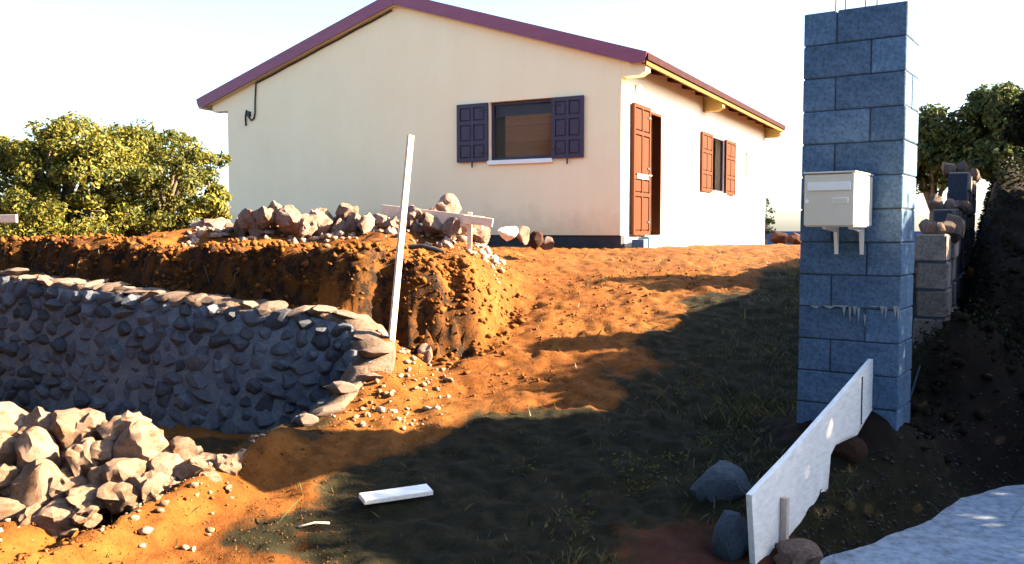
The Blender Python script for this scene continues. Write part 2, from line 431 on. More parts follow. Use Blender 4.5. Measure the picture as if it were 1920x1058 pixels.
class MB:
    def __init__(s): s.bm = bmesh.new()
    def prism(s, poly, axis, a0, a1):
        """poly: 2-D points; axis 'x','y','z' is the extrusion axis"""
        def mk(p, a):
            return {'x': (a, p[0], p[1]), 'y': (p[0], a, p[1]), 'z': (p[0], p[1], a)}[axis]
        v0 = [s.bm.verts.new(mk(p, a0)) for p in poly]
        v1 = [s.bm.verts.new(mk(p, a1)) for p in poly]
        n = len(poly)
        s.bm.faces.new(v0); s.bm.faces.new(v1[::-1])
        for i in range(n):
            s.bm.faces.new((v0[i], v0[(i + 1) % n], v1[(i + 1) % n], v1[i]))
        return s
    def box(s, x0, x1, y0, y1, z0, z1):
        return s.prism([(x0, y0), (x1, y0), (x1, y1), (x0, y1)], 'z', z0, z1)
    def tube(s, pts, r, seg=8, caps=True):
        pts = [Vector(p) for p in pts]
        rr = r if isinstance(r, (list, tuple)) else [r] * len(pts)
        rings = []
        up = None
        for i, p in enumerate(pts):
            d = (pts[min(i + 1, len(pts) - 1)] - pts[max(i - 1, 0)]).normalized()
            if up is None or abs(up.dot(d)) > .95:
                up = Vector((0, 0, 1)) if abs(d.z) < .9 else Vector((0, 1, 0))
            a = d.cross(up).normalized(); b = a.cross(d).normalized()
            up = b
            rings.append([s.bm.verts.new(p + (a * math.cos(2 * math.pi * k / seg) + b * math.sin(2 * math.pi * k / seg)) * rr[i]) for k in range(seg)])
        for i in range(len(rings) - 1):
            for k in range(seg):
                s.bm.faces.new((rings[i][k], rings[i][(k + 1) % seg], rings[i + 1][(k + 1) % seg], rings[i + 1][k]))
        if caps:
            s.bm.faces.new(rings[0][::-1]); s.bm.faces.new(rings[-1])
        return s
    def bevel(s, w, seg=1):
        bmesh.ops.bevel(s.bm, geom=list(s.bm.edges), offset=w, segments=seg, affect='EDGES', clamp_overlap=True)
        return s
    def jitter(s, a):
        for v in s.bm.verts: v.co += Vector((random.uniform(-a, a), random.uniform(-a, a), random.uniform(-a, a)))
        return s
    def mesh(s, name, mat, smooth=False):
        bmesh.ops.recalc_face_normals(s.bm, faces=list(s.bm.faces))
        me = bpy.data.meshes.new(name)
        s.bm.to_mesh(me); s.bm.free()
        me.materials.append(mat)
        if smooth: me.polygons.foreach_set('use_smooth', [True] * len(me.polygons))
        return me
    def build(s, name, mat, parent=None, smooth=False, **kw):
        return link(name, s.mesh(name, mat, smooth), parent, **kw)

def np_mesh(name, verts, faces, mat, smooth=False, nper=None):
    """faces: int array (n, k)"""
    me = bpy.data.meshes.new(name)
    verts = np.asarray(verts, np.float32); faces = np.asarray(faces, np.int32)
    me.vertices.add(len(verts)); me.vertices.foreach_set('co', verts.ravel())
    k = faces.shape[1]
    me.loops.add(faces.size); me.loops.foreach_set('vertex_index', faces.ravel())
    me.polygons.add(len(faces)); me.polygons.foreach_set('loop_start', np.arange(0, faces.size, k, dtype=np.int32))
    me.update(calc_edges=True)
    me.validate()
    me.materials.append(mat)
    if smooth: me.polygons.foreach_set('use_smooth', np.ones(len(faces), bool))
    return me

def rock_mesh(name, seed, mat, sub=2, cuts=9, rough=.12, smooth=True):
    rng = random.Random(seed)
    bm = bmesh.new()
    bmesh.ops.create_icosphere(bm, subdivisions=sub, radius=1)
    co = np.array([v.co[:] for v in bm.verts])
    for _ in range(cuts):
        n = np.array([rng.gauss(0, 1) for _ in range(3)]); n /= np.linalg.norm(n)
        d = rng.uniform(.55, .85)
        t = co @ n - d
        co = co - np.outer(np.maximum(t, 0) * .92, n)
    f = 1 + rough * (vn3(co[:, 0] * 2.2 + seed, co[:, 1] * 2.2, co[:, 2] * 2.2, seed) + .5 * vn3(co[:, 0] * 5 + seed, co[:, 1] * 5, co[:, 2] * 5, seed + 3))
    co = co * f[:, None]
    co /= np.abs(co).max(axis=0)
    for v, c in zip(bm.verts, co): v.co = c
    me = bpy.data.meshes.new(name)
    bm.to_mesh(me); bm.free()
    me.materials.append(mat)
    if smooth:
        me.polygons.foreach_set('use_smooth', [True] * len(me.polygons))
        try: me.set_sharp_from_angle(angle=R(23))
        except Exception: pass
    return me

def rand_rot(rng=random): return (rng.uniform(0, 6.28), rng.uniform(0, 6.28), rng.uniform(0, 6.28))

# ------------------------------------------------------------------ SETTING: ground, road, sea
def axis(dense0, dense1, step, lo, hi, g=1.09):
    a = list(np.arange(dense0, dense1 + 1e-6, step))
    s = step; v = a[-1]
    while v < hi: s *= g; v += s; a.append(v)
    s = step; v = a[0]; pre = []
    while v > lo: s *= g; v -= s; pre.append(v)
    return np.array(pre[::-1] + a)
gx = axis(-5.6, 4.9, .032, -60000, 60000, 1.09)
gy = np.concatenate([axis(3.5, 10.0, .032, -3000, 10.0, 1.1)[:-1], axis(10.0, 15.0, .09, 10.0, 90000, 1.09)])
gy = np.unique(np.round(gy, 4))
GX, GY = np.meshgrid(gx, gy)
GZ = terrain(GX, GY)
nx, ny = len(gx), len(gy)
idx = np.arange(nx * ny).reshape(ny, nx)
faces = np.stack([idx[:-1, :-1], idx[:-1, 1:], idx[1:, 1:], idx[1:, :-1]], -1).reshape(-1, 4)
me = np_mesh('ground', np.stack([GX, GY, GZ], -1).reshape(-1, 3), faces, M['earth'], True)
x, y = GX.ravel(), GY.ravel()
edge = np.interp(y, [3, 4, 5, 5.6, 6.2, 7, 8, 9, 10, 12, 14], [-1.2, -1.1, -1.15, -.8, .3, 1.05, 1.6, 2.2, 2.9, 4.0, 5.0])  # grass limit, drawn further left so its dark tone deepens the cast shade
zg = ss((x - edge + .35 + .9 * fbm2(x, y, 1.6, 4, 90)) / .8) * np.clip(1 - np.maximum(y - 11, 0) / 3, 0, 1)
zg = np.maximum(zg, .62 * ss((-1.0 - x) / .3) * ss((x + 3.4) / .6) * ss((y - 5.25) / .25) * (1 - ss((y - 6.6) / .3)))  # strip below the stone wall takes the grass tone to imitate shade
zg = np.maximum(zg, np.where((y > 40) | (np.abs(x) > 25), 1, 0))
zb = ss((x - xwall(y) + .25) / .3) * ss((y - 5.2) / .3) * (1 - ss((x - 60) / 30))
zb = np.maximum(zb, .55 * ss((-.1 - x) / .3) * ss((y - yfront(x) + .12) / .1) * (1 - ss((y - yfront(x) - .26) / .2)) * ss((x + 14) / 3))  # scarp face coloured darker to stand for its shade
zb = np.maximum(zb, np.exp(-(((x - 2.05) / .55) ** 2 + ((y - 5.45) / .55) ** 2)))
zr = np.exp(-(((x - .95) / .55) ** 2 + ((y - 4.0) / .45) ** 2)) * 1.1
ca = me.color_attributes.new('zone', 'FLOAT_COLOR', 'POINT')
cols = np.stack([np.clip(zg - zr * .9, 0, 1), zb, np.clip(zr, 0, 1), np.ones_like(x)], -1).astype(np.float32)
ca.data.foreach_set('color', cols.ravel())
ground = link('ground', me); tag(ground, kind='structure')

# concrete road surface with a ragged edge
rp = []
for xx in np.arange(-2.8, 6.3, .025):
    rp.append((float(xx), float(yedge(xx)) - .05 + .05 * float(fbm2(np.array([xx]), np.array([1.]), 4, 5, 3, .6)[0])))
mb = MB()
mb.prism(rp + [(9.0, 5.55), (9.0, -6), (-9, -6), (-9, 1.3)], 'z', -.2, .012)
road = mb.build('road', M['concrete']); tag(road, kind='structure')

mb = MB()
v = [mb.bm.verts.new(p) for p in ((-90000, -60000, -165), (90000, -60000, -165), (90000, 140000, -165), (-90000, 140000, -165))]
mb.bm.faces.new(v)
sea = mb.build('sea', M['sea']); tag(sea, kind='structure')

# ------------------------------------------------------------------ HOUSE
ZF = 1.52
HN = Vector((1.729, 14.05, ZF))
HA = -28.0
house = empty('house', HN, R(HA), label='low cream rendered house with maroon gabled roof and brown wooden shutters', cat='house')
HW, HD, RIDGE, SL, RT = 8.5, 10.6, -4.3, .316, 4.31
hx = Vector((math.cos(R(HA)), math.sin(R(HA)), 0)); hy = Vector((-math.sin(R(HA)), math.cos(R(HA)), 0))
def gable(px, py, off=0.0):
    d = ray(px, py); o = Vector((0, 0, EYE)) - HN
    t = (-off - o.dot(hy)) / d.dot(hy) if False else (off - o.dot(hy)) / d.dot(hy)
    p = o + d * t
    return p.dot(hx), p.z
def sidew(px, py, off=0.0):
    d = ray(px, py); o = Vector((0, 0, EYE)) - HN
    t = (off - o.dot(hx)) / d.dot(hx)
    p = o + d * t
    return p.dot(hy), p.z
def rz(x): return RT - SL * abs(x - RIDGE)      # top of the roof
def wz(x): return rz(x) - .07                    # underside of the sheets
T = .2
wx0, wx1, wz0, wz1 = -2.395, -1.206, 1.27, 2.26
g = MB()
g.prism([(-HW, 0), (wx0, 0), (wx0, wz(wx0)), (RIDGE, wz(RIDGE)), (-HW, wz(-HW))], 'y', 0, T)
g.prism([(wx0, 0), (wx1, 0), (wx1, wz0), (wx0, wz0)], 'y', 0, T)
g.prism([(wx0, wz1), (wx1, wz1), (wx1, wz(wx1)), (wx0, wz(wx0))], 'y', 0, T)
g.prism([(wx1, 0), (0, 0), (0, wz(0)), (wx1, wz(wx1))], 'y', 0, T)
g.build('gable_wall', M['render'], house)
# rear gable, left wall
g = MB(); g.prism([(-HW, -.3), (0, -.3), (0, wz(0)), (RIDGE, wz(RIDGE)), (-HW, wz(-HW))], 'y', HD - T, HD); g.build('gable_wall', M['render_white'], house)
g = MB(); g.box(-HW, -HW + T, T, HD - T, -.3, wz(-HW) - .01); g.build('side_wall', M['render_white'], house)
# sunlit side wall with door, window and small window
dy0, dy1, dz1 = 1.24, 2.0, 2.13
sy0, sy1, sz0, sz1 = 5.23, 6.33, .89, 2.10
by0, by1, bz0, bz1 = 8.25, 8.72, 1.30, 2.02
top = wz(0) - .01
g = MB()
for a, b_, z0, z1 in ((T, dy0, -.3, top), (dy0, dy1, dz1, top), (dy0, dy1, -.3, -.01), (dy1, sy0, -.3, top), (sy0, sy1, -.3, sz0), (sy0, sy1, sz1, top),
                      (sy1, by0, -.3, top), (by0, by1, -.3, bz0), (by0, by1, bz1, top), (by1, HD - T, -.3, top)):
    g.box(-T, 0, a, b_, z0, z1)
g.build('side_wall', M['render_white'], house)
g = MB(); g.box(-HW + T, -T, T, HD - T, -.3, -.02); g.build('floor_slab', M['interior'], house)
g = MB(); g.box(-HW + T, -T, T + .01, HD - T - .01, 2.45, 2.5); g.box(-4.2, -4.1, T + .01, HD - T - .01, -.01, 2.44); g.box(-4.1, -T, 3.4, 3.5, -.01, 2.44); g.box(-4.1, -T, 7.6, 7.7, -.01, 2.44)
g.build('interior_wall', M['interior'], house)
# plinth under the gable wall
g = MB(); g.box(-HW, -.002, .03, T, -.42, -.001); g.build('plinth', M['bitumen'], house)
# gable shoulders carrying the eaves: front, middle, rear, both sides
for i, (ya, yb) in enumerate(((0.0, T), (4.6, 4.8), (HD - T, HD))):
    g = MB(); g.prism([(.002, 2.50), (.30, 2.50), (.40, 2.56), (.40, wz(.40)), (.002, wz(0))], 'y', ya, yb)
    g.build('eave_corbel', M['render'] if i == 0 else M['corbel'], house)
g = MB(); g.prism([(-HW - .002, 2.50), (-HW - .002, wz(-HW)), (-HW - .42, wz(-HW - .42)), (-HW - .42, 2.5)], 'y', 0, T); g.build('eave_corbel', M['render'], house)
# roof sheets, corrugated
def sheet(xa, xb, name):
    ys = np.arange(-.10, HD + .16, .038)
    prof = .012 * np.sin(ys * 2 * math.pi / .152)
    vs, fs = [], []
    xs = [xa, (xa + xb) / 2, xb]
    n = len(ys)
    for lay in (0, -.012):
        for xx in xs:
            for yy, pz in zip(ys, prof): vs.append((xx, yy, rz(xx) - .030 + pz + lay))
    def q(l, i, j): return l * 3 * n + i * n + j
    for l in (0, 1):
        for i in (0, 1):
            for j in range(n - 1):
                f = (q(l, i, j), q(l, i, j + 1), q(l, i + 1, j + 1), q(l, i + 1, j)); fs.append(f if l == 0 else f[::-1])
    for j in range(n - 1):
        fs.append((q(0, 0, j), q(1, 0, j), q(1, 0, j + 1), q(0, 0, j + 1))); fs.append((q(0, 2, j), q(0, 2, j + 1), q(1, 2, j + 1), q(1, 2, j)))
    return link(name, np_mesh(name, vs, fs, M['sheet'], True), house)
XR, XL = .46, -HW - .75
roof_r = sheet(RIDGE, XR, 'roof'); roof_l = sheet(RIDGE, XL, 'roof')
g = MB(); g.prism([(RIDGE - .16, rz(RIDGE - .16) + .016), (RIDGE, RT + .035), (RIDGE + .16, rz(RIDGE + .16) + .016), (RIDGE + .16, rz(RIDGE + .16) + .003), (RIDGE, RT + .02), (RIDGE - .16, rz(RIDGE - .16) + .003)], 'y', -.13, HD + .16)
g.build('ridge_cap', M['maroon'], house)
# barge boards on the near gable (folded metal, .22 high)
for xe in (XR, XL):
    sgn = 1 if xe > RIDGE else -1
    xi = RIDGE + sgn * .004
    g = MB(); g.prism([(xi, rz(xi) + .012), (xe, rz(xe) + .012), (xe - sgn * .05, rz(xe) - .135), (xe - sgn * .22, rz(xe - sgn * .22) - .205), (xi, rz(xi) - .205)], 'y', -.125, -.105)
    g.prism([(xi, rz(xi) + .022), (xe, rz(xe) + .022), (xe, rz(xe) + .0125), (xi, rz(xi) + .0125)], 'y', -.125, .06)
    g.build('barge_board', M['maroon'], house)
    g = MB(); g.prism([(xi, rz(xi) - .075), (xe - sgn * .30, rz(xe - sgn * .30) - .075), (xe - sgn * .30, rz(xe - sgn * .30) - .215), (xi, rz(xi) - .215)], 'y', -.09, -.004)
    g.build('verge_rafter', M['cream_wood'], house)
# eave purlin (yellowish), sunlit side and left side
g = MB(); g.prism([(XR - .10, rz(XR - .10) - .058), (XR - .02, rz(XR - .02) - .058), (XR - .02, rz(XR - .02) - .175), (XR - .10, rz(XR - .10) - .175)], 'y', -.08, HD + .12)
g.build('eave_fascia', M['fascia'], house)
g = MB(); g.prism([(XR - .012, rz(XR) + .012), (XR + .012, rz(XR) + .012), (XR + .012, rz(XR) - .095), (XR - .012, rz(XR) - .095)], 'y', -.10, HD + .15); g.build('drip_edge', M['sheet_edge'], house)
g = MB(); g.box(XL + .02, XL + .10, -.08, HD + .12, rz(XL) - .17, rz(XL) - .06); g.build('eave_fascia', M['cream_wood'], house)
for k in range(12):
    yy = .55 + k * .88
    if abs(yy - 4.7) < .25: continue
    g = MB(); g.prism([(.003, wz(0) - .008), (.34, wz(.34) - .008), (.34, wz(.34) - .10), (.003, wz(0) - .12)], 'y', yy - .03, yy + .03); g.build('rafter_end', M['varnish'], house)

# shutters, windows and door -------------------------------------------------
def leaf_board(parent, frame_axis, a0, a1, z0, z1, near, far, mat, rows, cols, name, panel='raised_panel'):
    """a joinery leaf lying in a wall plane. frame_axis 'x' (gable) or 'y' (side). near/far: thickness limits, near faces out"""
    fr = .065
    b_ = MB()
    mid = (near + far) / 2
    def bx(mbx, p0, p1, q0, q1, t0, t1):
        t0, t1 = min(t0, t1), max(t0, t1)
        if frame_axis == 'x': mbx.box(p0, p1, t0, t1, q0, q1)
        else: mbx.box(t0, t1, p0, p1, q0, q1)
    bx(b_, a0 + .004, a1 - .004, z0 + .004, z1 - .004, far, mid)
    bx(b_, a0, a0 + fr, z0, z1, mid, near); bx(b_, a1 - fr, a1, z0, z1, mid, near)
    ca_ = [(a0 + fr) + (a1 - a0 - 2 * fr) * i / cols for i in range(cols + 1)]
    zs = [z0 + fr] + [z0 + fr + (z1 - z0 - 2 * fr) * r for r in rows] + [z1 - fr]
    bx(b_, a0 + fr, a1 - fr, z0, z0 + fr, mid, near); bx(b_, a0 + fr, a1 - fr, z1 - fr, z1, mid, near)
    for c in ca_[1:-1]: bx(b_, c - .025, c + .025, z0 + fr, z1 - fr, mid, near)
    gaps = []
    for i in range(cols):
        l = ca_[i] + (.025 if i else 0); r = ca_[i + 1] - (.025 if i < cols - 1 else 0)
        for zz in zs[1:-1]: bx(b_, l, r, zz - .03, zz + .03, mid, near)
        for j in range(len(zs) - 1):
            gaps.append((l, r, zs[j] + (.03 if j else 0), zs[j + 1] - (.03 if j < len(zs) - 2 else 0)))
    leaf = b_.build(name, mat, parent)
    for l, r, q0, q1 in gaps:
        p_ = MB(); bx(p_, l + .018, r - .018, q0 + .018, q1 - .018, mid, mid + (near - mid) * .75); p_.bevel(.008)
        p_.build(panel, mat, leaf)
    return leaf

def win(parent, ax, a0, a1, z0, z1, depth0, depth1, mat, nm='window'):
    """frame with two casements; depth0 outer"""
    def bx(mbx, p0, p1, q0, q1, t0, t1):
        t0, t1 = min(t0, t1), max(t0, t1)
        if ax == 'x': mbx.box(p0, p1, t0, t1, q0, q1)
        else: mbx.box(t0, t1, p0, p1, q0, q1)
    f = .05
    w_ = MB()
    bx(w_, a0, a0 + f, z0, z1, depth0, depth1); bx(w_, a1 - f, a1, z0, z1, depth0, depth1)
    bx(w_, a0 + f, a1 - f, z0, z0 + f, depth0, depth1); bx(w_, a0 + f, a1 - f, z1 - f, z1, depth0, depth1)
    o = w_.build(nm, mat, parent)
    p_ = MB(); dm = (depth0 + depth1) / 2
    bx(p_, a0 + f, a1 - f, z0 + f, z1 - f, dm - .003, dm + .003); p_.build('pane', M['glass'], o)
    return o

# gable window: dark opening with a brown slatted blind behind the glass
w1 = win(house, 'x', wx0 + .003, wx1 - .003, wz0 + .003, wz1 - .003, .07, .13, M['varnish_dark'])
n_sl = 17
for k in range(n_sl):
    z0 = wz0 + .06 + k * (wz1 - wz0 - .30) / n_sl
    g = MB(); g.prism([(.150, z0), (.162, z0 + .004), (.150, z0 + .05), (.138, z0 + .046)], 'x', wx0 + .23, wx1 - .055)
    g.build('blind_slat', M['slat'], w1)
g = MB(); g.box(wx0 + .06, wx1 - .06, .140, .165, wz1 - .24, wz1 - .055); g.build('blind_box', M['varnish_dark'], w1)
g = MB(); g.box(wx0 - .02, wx1 + .02, -.055, .065, wz0 - .075, wz0 - .002); g.bevel(.006); g.build('window_sill', M['white_paint'], house)
for a0, a1 in ((-3.02, wx0 - .008), (wx1 + .008, -.629)):
    sh = leaf_board(house, 'x', a0, a1, wz0 - .015, wz1 - .01, -.052, -.012, M['varnish_dark'], (.30, .70), 2, 'shutter')
    xm = (a0 + a1) / 2
    g = MB(); g.box(xm - .012, xm + .012, -.058, -.045, wz0 - .11, wz0 - .02); g.build('shutter_stop', M['black'], sh)
    for zz in (wz0 + .12, wz1 - .15):
        xh = a1 if a0 < wx0 - .1 else a0
        g = MB(); g.box(min(xh, xh - .16 if xh == a1 else xh + .16), max(xh, xh - .16 if xh == a1 else xh + .16), -.058, -.0525, zz, zz + .03); g.build('hinge', M['black'], sh)
# door: open leaf folded back flat against the wall, dark doorway
leaf = leaf_board(house, 'y', .40, 1.215, .0, 2.15, .075, .02, M['varnish'], (.30, .44, .80), 2, 'door')
g = MB(); g.box(.076, .082, .55, 1.08, .93, 1.01); g.build('lock_plate', M['steel'], leaf)
g = MB(); g.tube([(.082, 1.10, 1.0), (.13, 1.10, 1.0), (.13, .98, 1.0)], .011, 8); g.build('handle', M['steel'], leaf)
for zz in (.2, 1.1, 1.95):
    g = MB(); g.box(.0755, .081, 1.06, 1.21, zz, zz + .035); g.build('hinge', M['black'], leaf)
g = MB(); g.box(-.16, .004, dy0, dy0 + .05, 0, dz1); g.box(-.16, .004, dy1 - .05, dy1, 0, dz1); g.box(-.16, .004, dy0 + .05, dy1 - .05, dz1 - .05, dz1)
g.build('door_frame', M['varnish'], house)
g = MB(); g.box(0, .34, .95, 2.55, -.32, -.025); g.bevel(.012); g.build('doorstep', M['step_concrete'], house)
# side window
w2 = win(house, 'y', sy0 + .003, sy1 - .003, sz0 + .003, sz1 - .003, -.008, -.07, M['varnish_dark'])
for a0, a1 in ((4.43, sy0 - .008), (sy1 + .008, 7.22)):
    sh = leaf_board(house, 'y', a0, a1, sz0 - .015, sz1 - .01, .052, .012, M['varnish'], (.30, .70), 2, 'shutter')
g = MB(); g.box(-.06, .06, sy0 - .02, sy1 + .02, sz0 - .075, sz0 - .002); g.bevel(.006); g.build('window_sill', M['white_paint'], house)
g = MB(); g.box(0.012, .022, sy0 + .2, sy1 - .2, sz0 - .16, sz0 - .12); g.build('vent', M['steel'], house)
w3 = win(house, 'y', by0 + .003, by1 - .003, bz0 + .003, bz1 - .003, -.005, -.07, M['white_paint'])
g = MB(); g.box(-.066, -.05, by0 + .054, by1 - .054, bz0 + .054, bz1 - .054); g.build('frosted_panel', M['mailbox_flap'], w3)
# supply cable under the left barge, dropping to a loose hook
pts = []
gx0 = gable(480, 160, -.02)[0]
for i in range(9):
    xx = RIDGE - .1 + (gx0 - RIDGE + .1) * i / 8
    pts.append((xx, -.02, rz(xx) - .245 - .006 * (i % 2)))
for px, py in ((479, 172), (478, 190), (478, 212), (476, 222), (471, 226), (467, 221), (467, 211), (462, 207), (460, 220), (461, 236)):
    gxp, gzp = gable(px, py, -.02); pts.append((gxp, -.02, gzp))
g = MB(); g.tube(pts, .016, 7); g.build('cable', M['black'], house, True)
xg, zg_ = gable(467, 214, -.02)
g = MB(); g.box(xg - .03, xg + .03, -.05, -.001, zg_ - .05, zg_ + .05); g.build('cable_clamp', M['black'], house)
g = MB(); g.tube([(-.07, 9.95, rz(-.07) - .04), (-.07, 9.95, 3.52)], .014, 6); g.tube([(-.13, 9.95, 3.44), (-.01, 9.95, 3.44)], .008, 6); g.build('antenna', M['steel'], house)
# wall light by the door
g = MB(); g.box(.002, .07, .62, .78, 2.36, 2.47); g.bevel(.02); g.build('wall_lamp', M['white_paint'], house)

# loose blocks beside the doorstep
def hl(x, y, z): return HN + hx * x + hy * y + Vector((0, 0, z))
bmesh_small = MB().box(-.2, .2, -.1, .1, 0, .2).bevel(.008).mesh('concrete_block', M['block'])
for (a, b_, rot, lab) in ((.22, .32, 8, 'grey concrete block at the front corner of the house, nearest the camera'), (.24, .66, -6, 'grey concrete block between the house corner block and the doorstep')):
    p = hl(a, b_, 0); p.z = tz(p.x, p.y) - .03
    o = link('concrete_block', bmesh_small, loc=p, rot=(0, 0, R(HA + 90 + rot))); tag(o, lab, 'concrete block', 'loose blocks by the doorstep')

# ------------------------------------------------------------------ GATE PILLAR
PA = Vector((1.793, 5.5, 0)); PB = Vector((2.283, 5.16, 0))
pe = (PB - PA).normalized(); pn = Vector((pe.y, -pe.x, 0))     # pn points out of the front, towards the camera
if pn.y > 0: pn = -pn
PROT = math.atan2(pe.y, pe.x)
pz0 = .13
pillar = empty('gate_pillar', PA + Vector((0, 0, pz0)), PROT, label='unfinished pillar of bare grey concrete blocks carrying the beige mailbox', cat='pillar')
# local: x along face 0..0.6, y 0 (front) .. 0.4 (back)
rng = random.Random(3)
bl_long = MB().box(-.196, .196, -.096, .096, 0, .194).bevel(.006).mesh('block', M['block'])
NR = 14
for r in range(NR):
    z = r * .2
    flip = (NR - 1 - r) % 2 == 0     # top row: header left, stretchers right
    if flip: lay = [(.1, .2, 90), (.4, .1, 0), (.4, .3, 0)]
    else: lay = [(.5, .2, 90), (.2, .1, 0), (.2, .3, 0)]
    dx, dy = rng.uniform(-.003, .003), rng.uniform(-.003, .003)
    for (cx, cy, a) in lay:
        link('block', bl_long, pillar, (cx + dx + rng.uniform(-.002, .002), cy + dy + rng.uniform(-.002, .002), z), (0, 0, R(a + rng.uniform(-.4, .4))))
g = MB(); g.box(.012, .588, .012, .388, -.2, NR * .2 - .02); g.build('mortar_core', M['mortar'], pillar)
ztop = NR * .2 - .006
for (cx, cy, h) in ((.16, .12, .5), (.34, .10, .42), (.36, .30, .5), (.17, .30, .38)):
    g = MB(); g.tube([(cx, cy, ztop - .05), (cx + .004, cy, ztop + h * .5), (cx + .012, cy + .006, ztop + h)], .005, 6); g.build('rebar', M['rebar'], pillar)
# mortar drips on the front
def pface(px, py):
    d = ray(px, py); o = Vector((0, 0, EYE)) - Vector((PA.x, PA.y, pz0))
    t = -o.dot(pn) / d.dot(pn); p = o + d * t
    return p.dot(pe), p.z
g = MB()
for px, w, y0, y1 in ((1530, 22, 573, 579), (1556, 26, 573, 580), (1583, 6, 576, 594), (1594, 5, 576, 603), (1603, 8, 574, 592), (1580, 40, 572, 578), (1610, 4, 577, 608), (1622, 5, 590, 612), (1655, 10, 574, 590), (1661, 4, 576, 600), (1679, 8, 574, 596), (1684, 4, 576, 606), (1640, 26, 573, 577)):
    xa, za = pface(px - w / 2, y0); xb, zb_ = pface(px + w / 2, y1)
    xb = min(xb, .595)
    g.prism([(xa, za), (xb, za), (xb - (xb - xa) * .3, (za + zb_) / 2), (xa + (xb - xa) * .55, zb_), (xa + (xb - xa) * .25, (za + zb_) / 2)], 'y', -.006, .006)
g.build('mortar_drip', M['mortar_pale'], pillar)

# ------------------------------------------------------------------ MAILBOX
mx1, md, mw = .4335, .44, .282
mz_top = EYE + (432 - 326) / F * 4.98
mh = .30
mail = empty('mailbox', PA + pe * (mx1 - mw / 2) + Vector((0, 0, mz_top - mh)), PROT, label='beige metal mailbox with letter flap fixed to the block pillar', cat='mailbox')
h2 = mw / 2
g = MB(); g.box(-h2, h2, -md + .012, -.02, 0, mh); g.bevel(.008, 2); g.build('box', M['mailbox'], mail)
dr = MB(); dr.box(-h2 + .004, h2 - .004, -md, -md + .013, .006, mh - .006); dr.bevel(.003); door = dr.build('door', M['mailbox'], mail)
g = MB(); g.box(-h2 + .022, h2 - .022, -md - .010, -md + .002, mh - .098, mh - .048); g.bevel(.004); g.build('letter_flap', M['mailbox_flap'], door)
g = MB(); g.box(.018, .108, -md - .005, -md + .001, mh - .172, mh - .136); g.bevel(.002); npl = g.build('name_plate', M['mailbox_flap'], door)
g = MB(); g.tube([(-h2 + .024, -md - .010, mh - .155), (-h2 + .024, -md + .002, mh - .155)], .011, 14); g.build('lock', M['white_paint'], door)
g = MB(); g.box(.024, .102, -md - .0065, -md - .0045, mh - .166, mh - .142); g.build('name_card', M['mailbox'], door)
g = MB(); g.box(-h2 - .004, h2 + .004, -md - .004, -.018, mh + .0005, mh + .010); g.bevel(.003); g.build('lid', M['mailbox'], mail)
for sx in (-.062, .085):
    g = MB(); g.prism([(-.03, .0), (-.30, .0), (-.30, -.012), (-.05, -.03), (-.02, -.165), (-.003, -.165), (-.003, .0)], 'x', sx - .010, sx + .010); g.build('bracket', M['mailbox_flap'], mail)

# ------------------------------------------------------------------ STEPPED BLOCK WALL behind the pillar
wa = Vector((.4864, .8737, 0)); wp = Vector((wa.y, -wa.x, 0))
base = Vector((xwall(6.2) - .115, 6.2, 0))
WROT = math.atan2(wa.y, wa.x)
bwall = empty('block_wall', base, WROT, label='stepped boundary wall of grey concrete blocks climbing the bank behind the pillar', cat='wall')
def wall_top(s): return 1.58 if s < 1.5 else (1.79 if s < 3.5 else 2.22)
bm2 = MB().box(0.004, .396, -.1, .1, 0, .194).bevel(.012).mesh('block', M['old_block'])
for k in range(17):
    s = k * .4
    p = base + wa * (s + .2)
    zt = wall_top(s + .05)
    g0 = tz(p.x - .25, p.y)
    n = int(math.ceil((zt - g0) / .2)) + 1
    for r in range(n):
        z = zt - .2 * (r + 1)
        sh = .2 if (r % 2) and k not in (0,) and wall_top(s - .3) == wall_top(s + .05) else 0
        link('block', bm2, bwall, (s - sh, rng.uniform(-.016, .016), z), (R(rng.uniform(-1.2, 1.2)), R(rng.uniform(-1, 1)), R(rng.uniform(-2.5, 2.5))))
g = MB()
for s0, s1, zt in ((0.01, 1.6, 1.57), (1.6, 3.6, 1.78), (3.6, 6.79, 2.21)):
    g.box(s0, s1, -.09, .09, -.2, zt - .012)
g.build('mortar_core', M['mortar'], bwall)
# loose stones bedded along the steps
wst = [rock_mesh('stone', 700 + i, M['stone_cap'], 2, 12, .2) for i in range(4)]
for k in range(34):
    sx = rng.uniform(-.1, 6.2); zt = wall_top(sx)
    e = rng.uniform(.04, .10)
    link('stone', rng.choice(wst), bwall, (sx, rng.uniform(-.14, .10), zt + e * .4), rand_rot(rng), (e * 1.3, e, e * .8))
# ------------------------------------------------------------------ STONE RETAINING WALL
swall = empty('retaining_wall', (-1.35, 6.95, .1), label='curved mortared basalt stone retaining wall, mostly in blue shade, below the dug earth', cat='wall')
SO = Vector((-1.35, 6.95, .1))
path = [Vector(p) for p in [(-5.35, 8.65, 1.2)] + WALL[2:] + WALL_END]
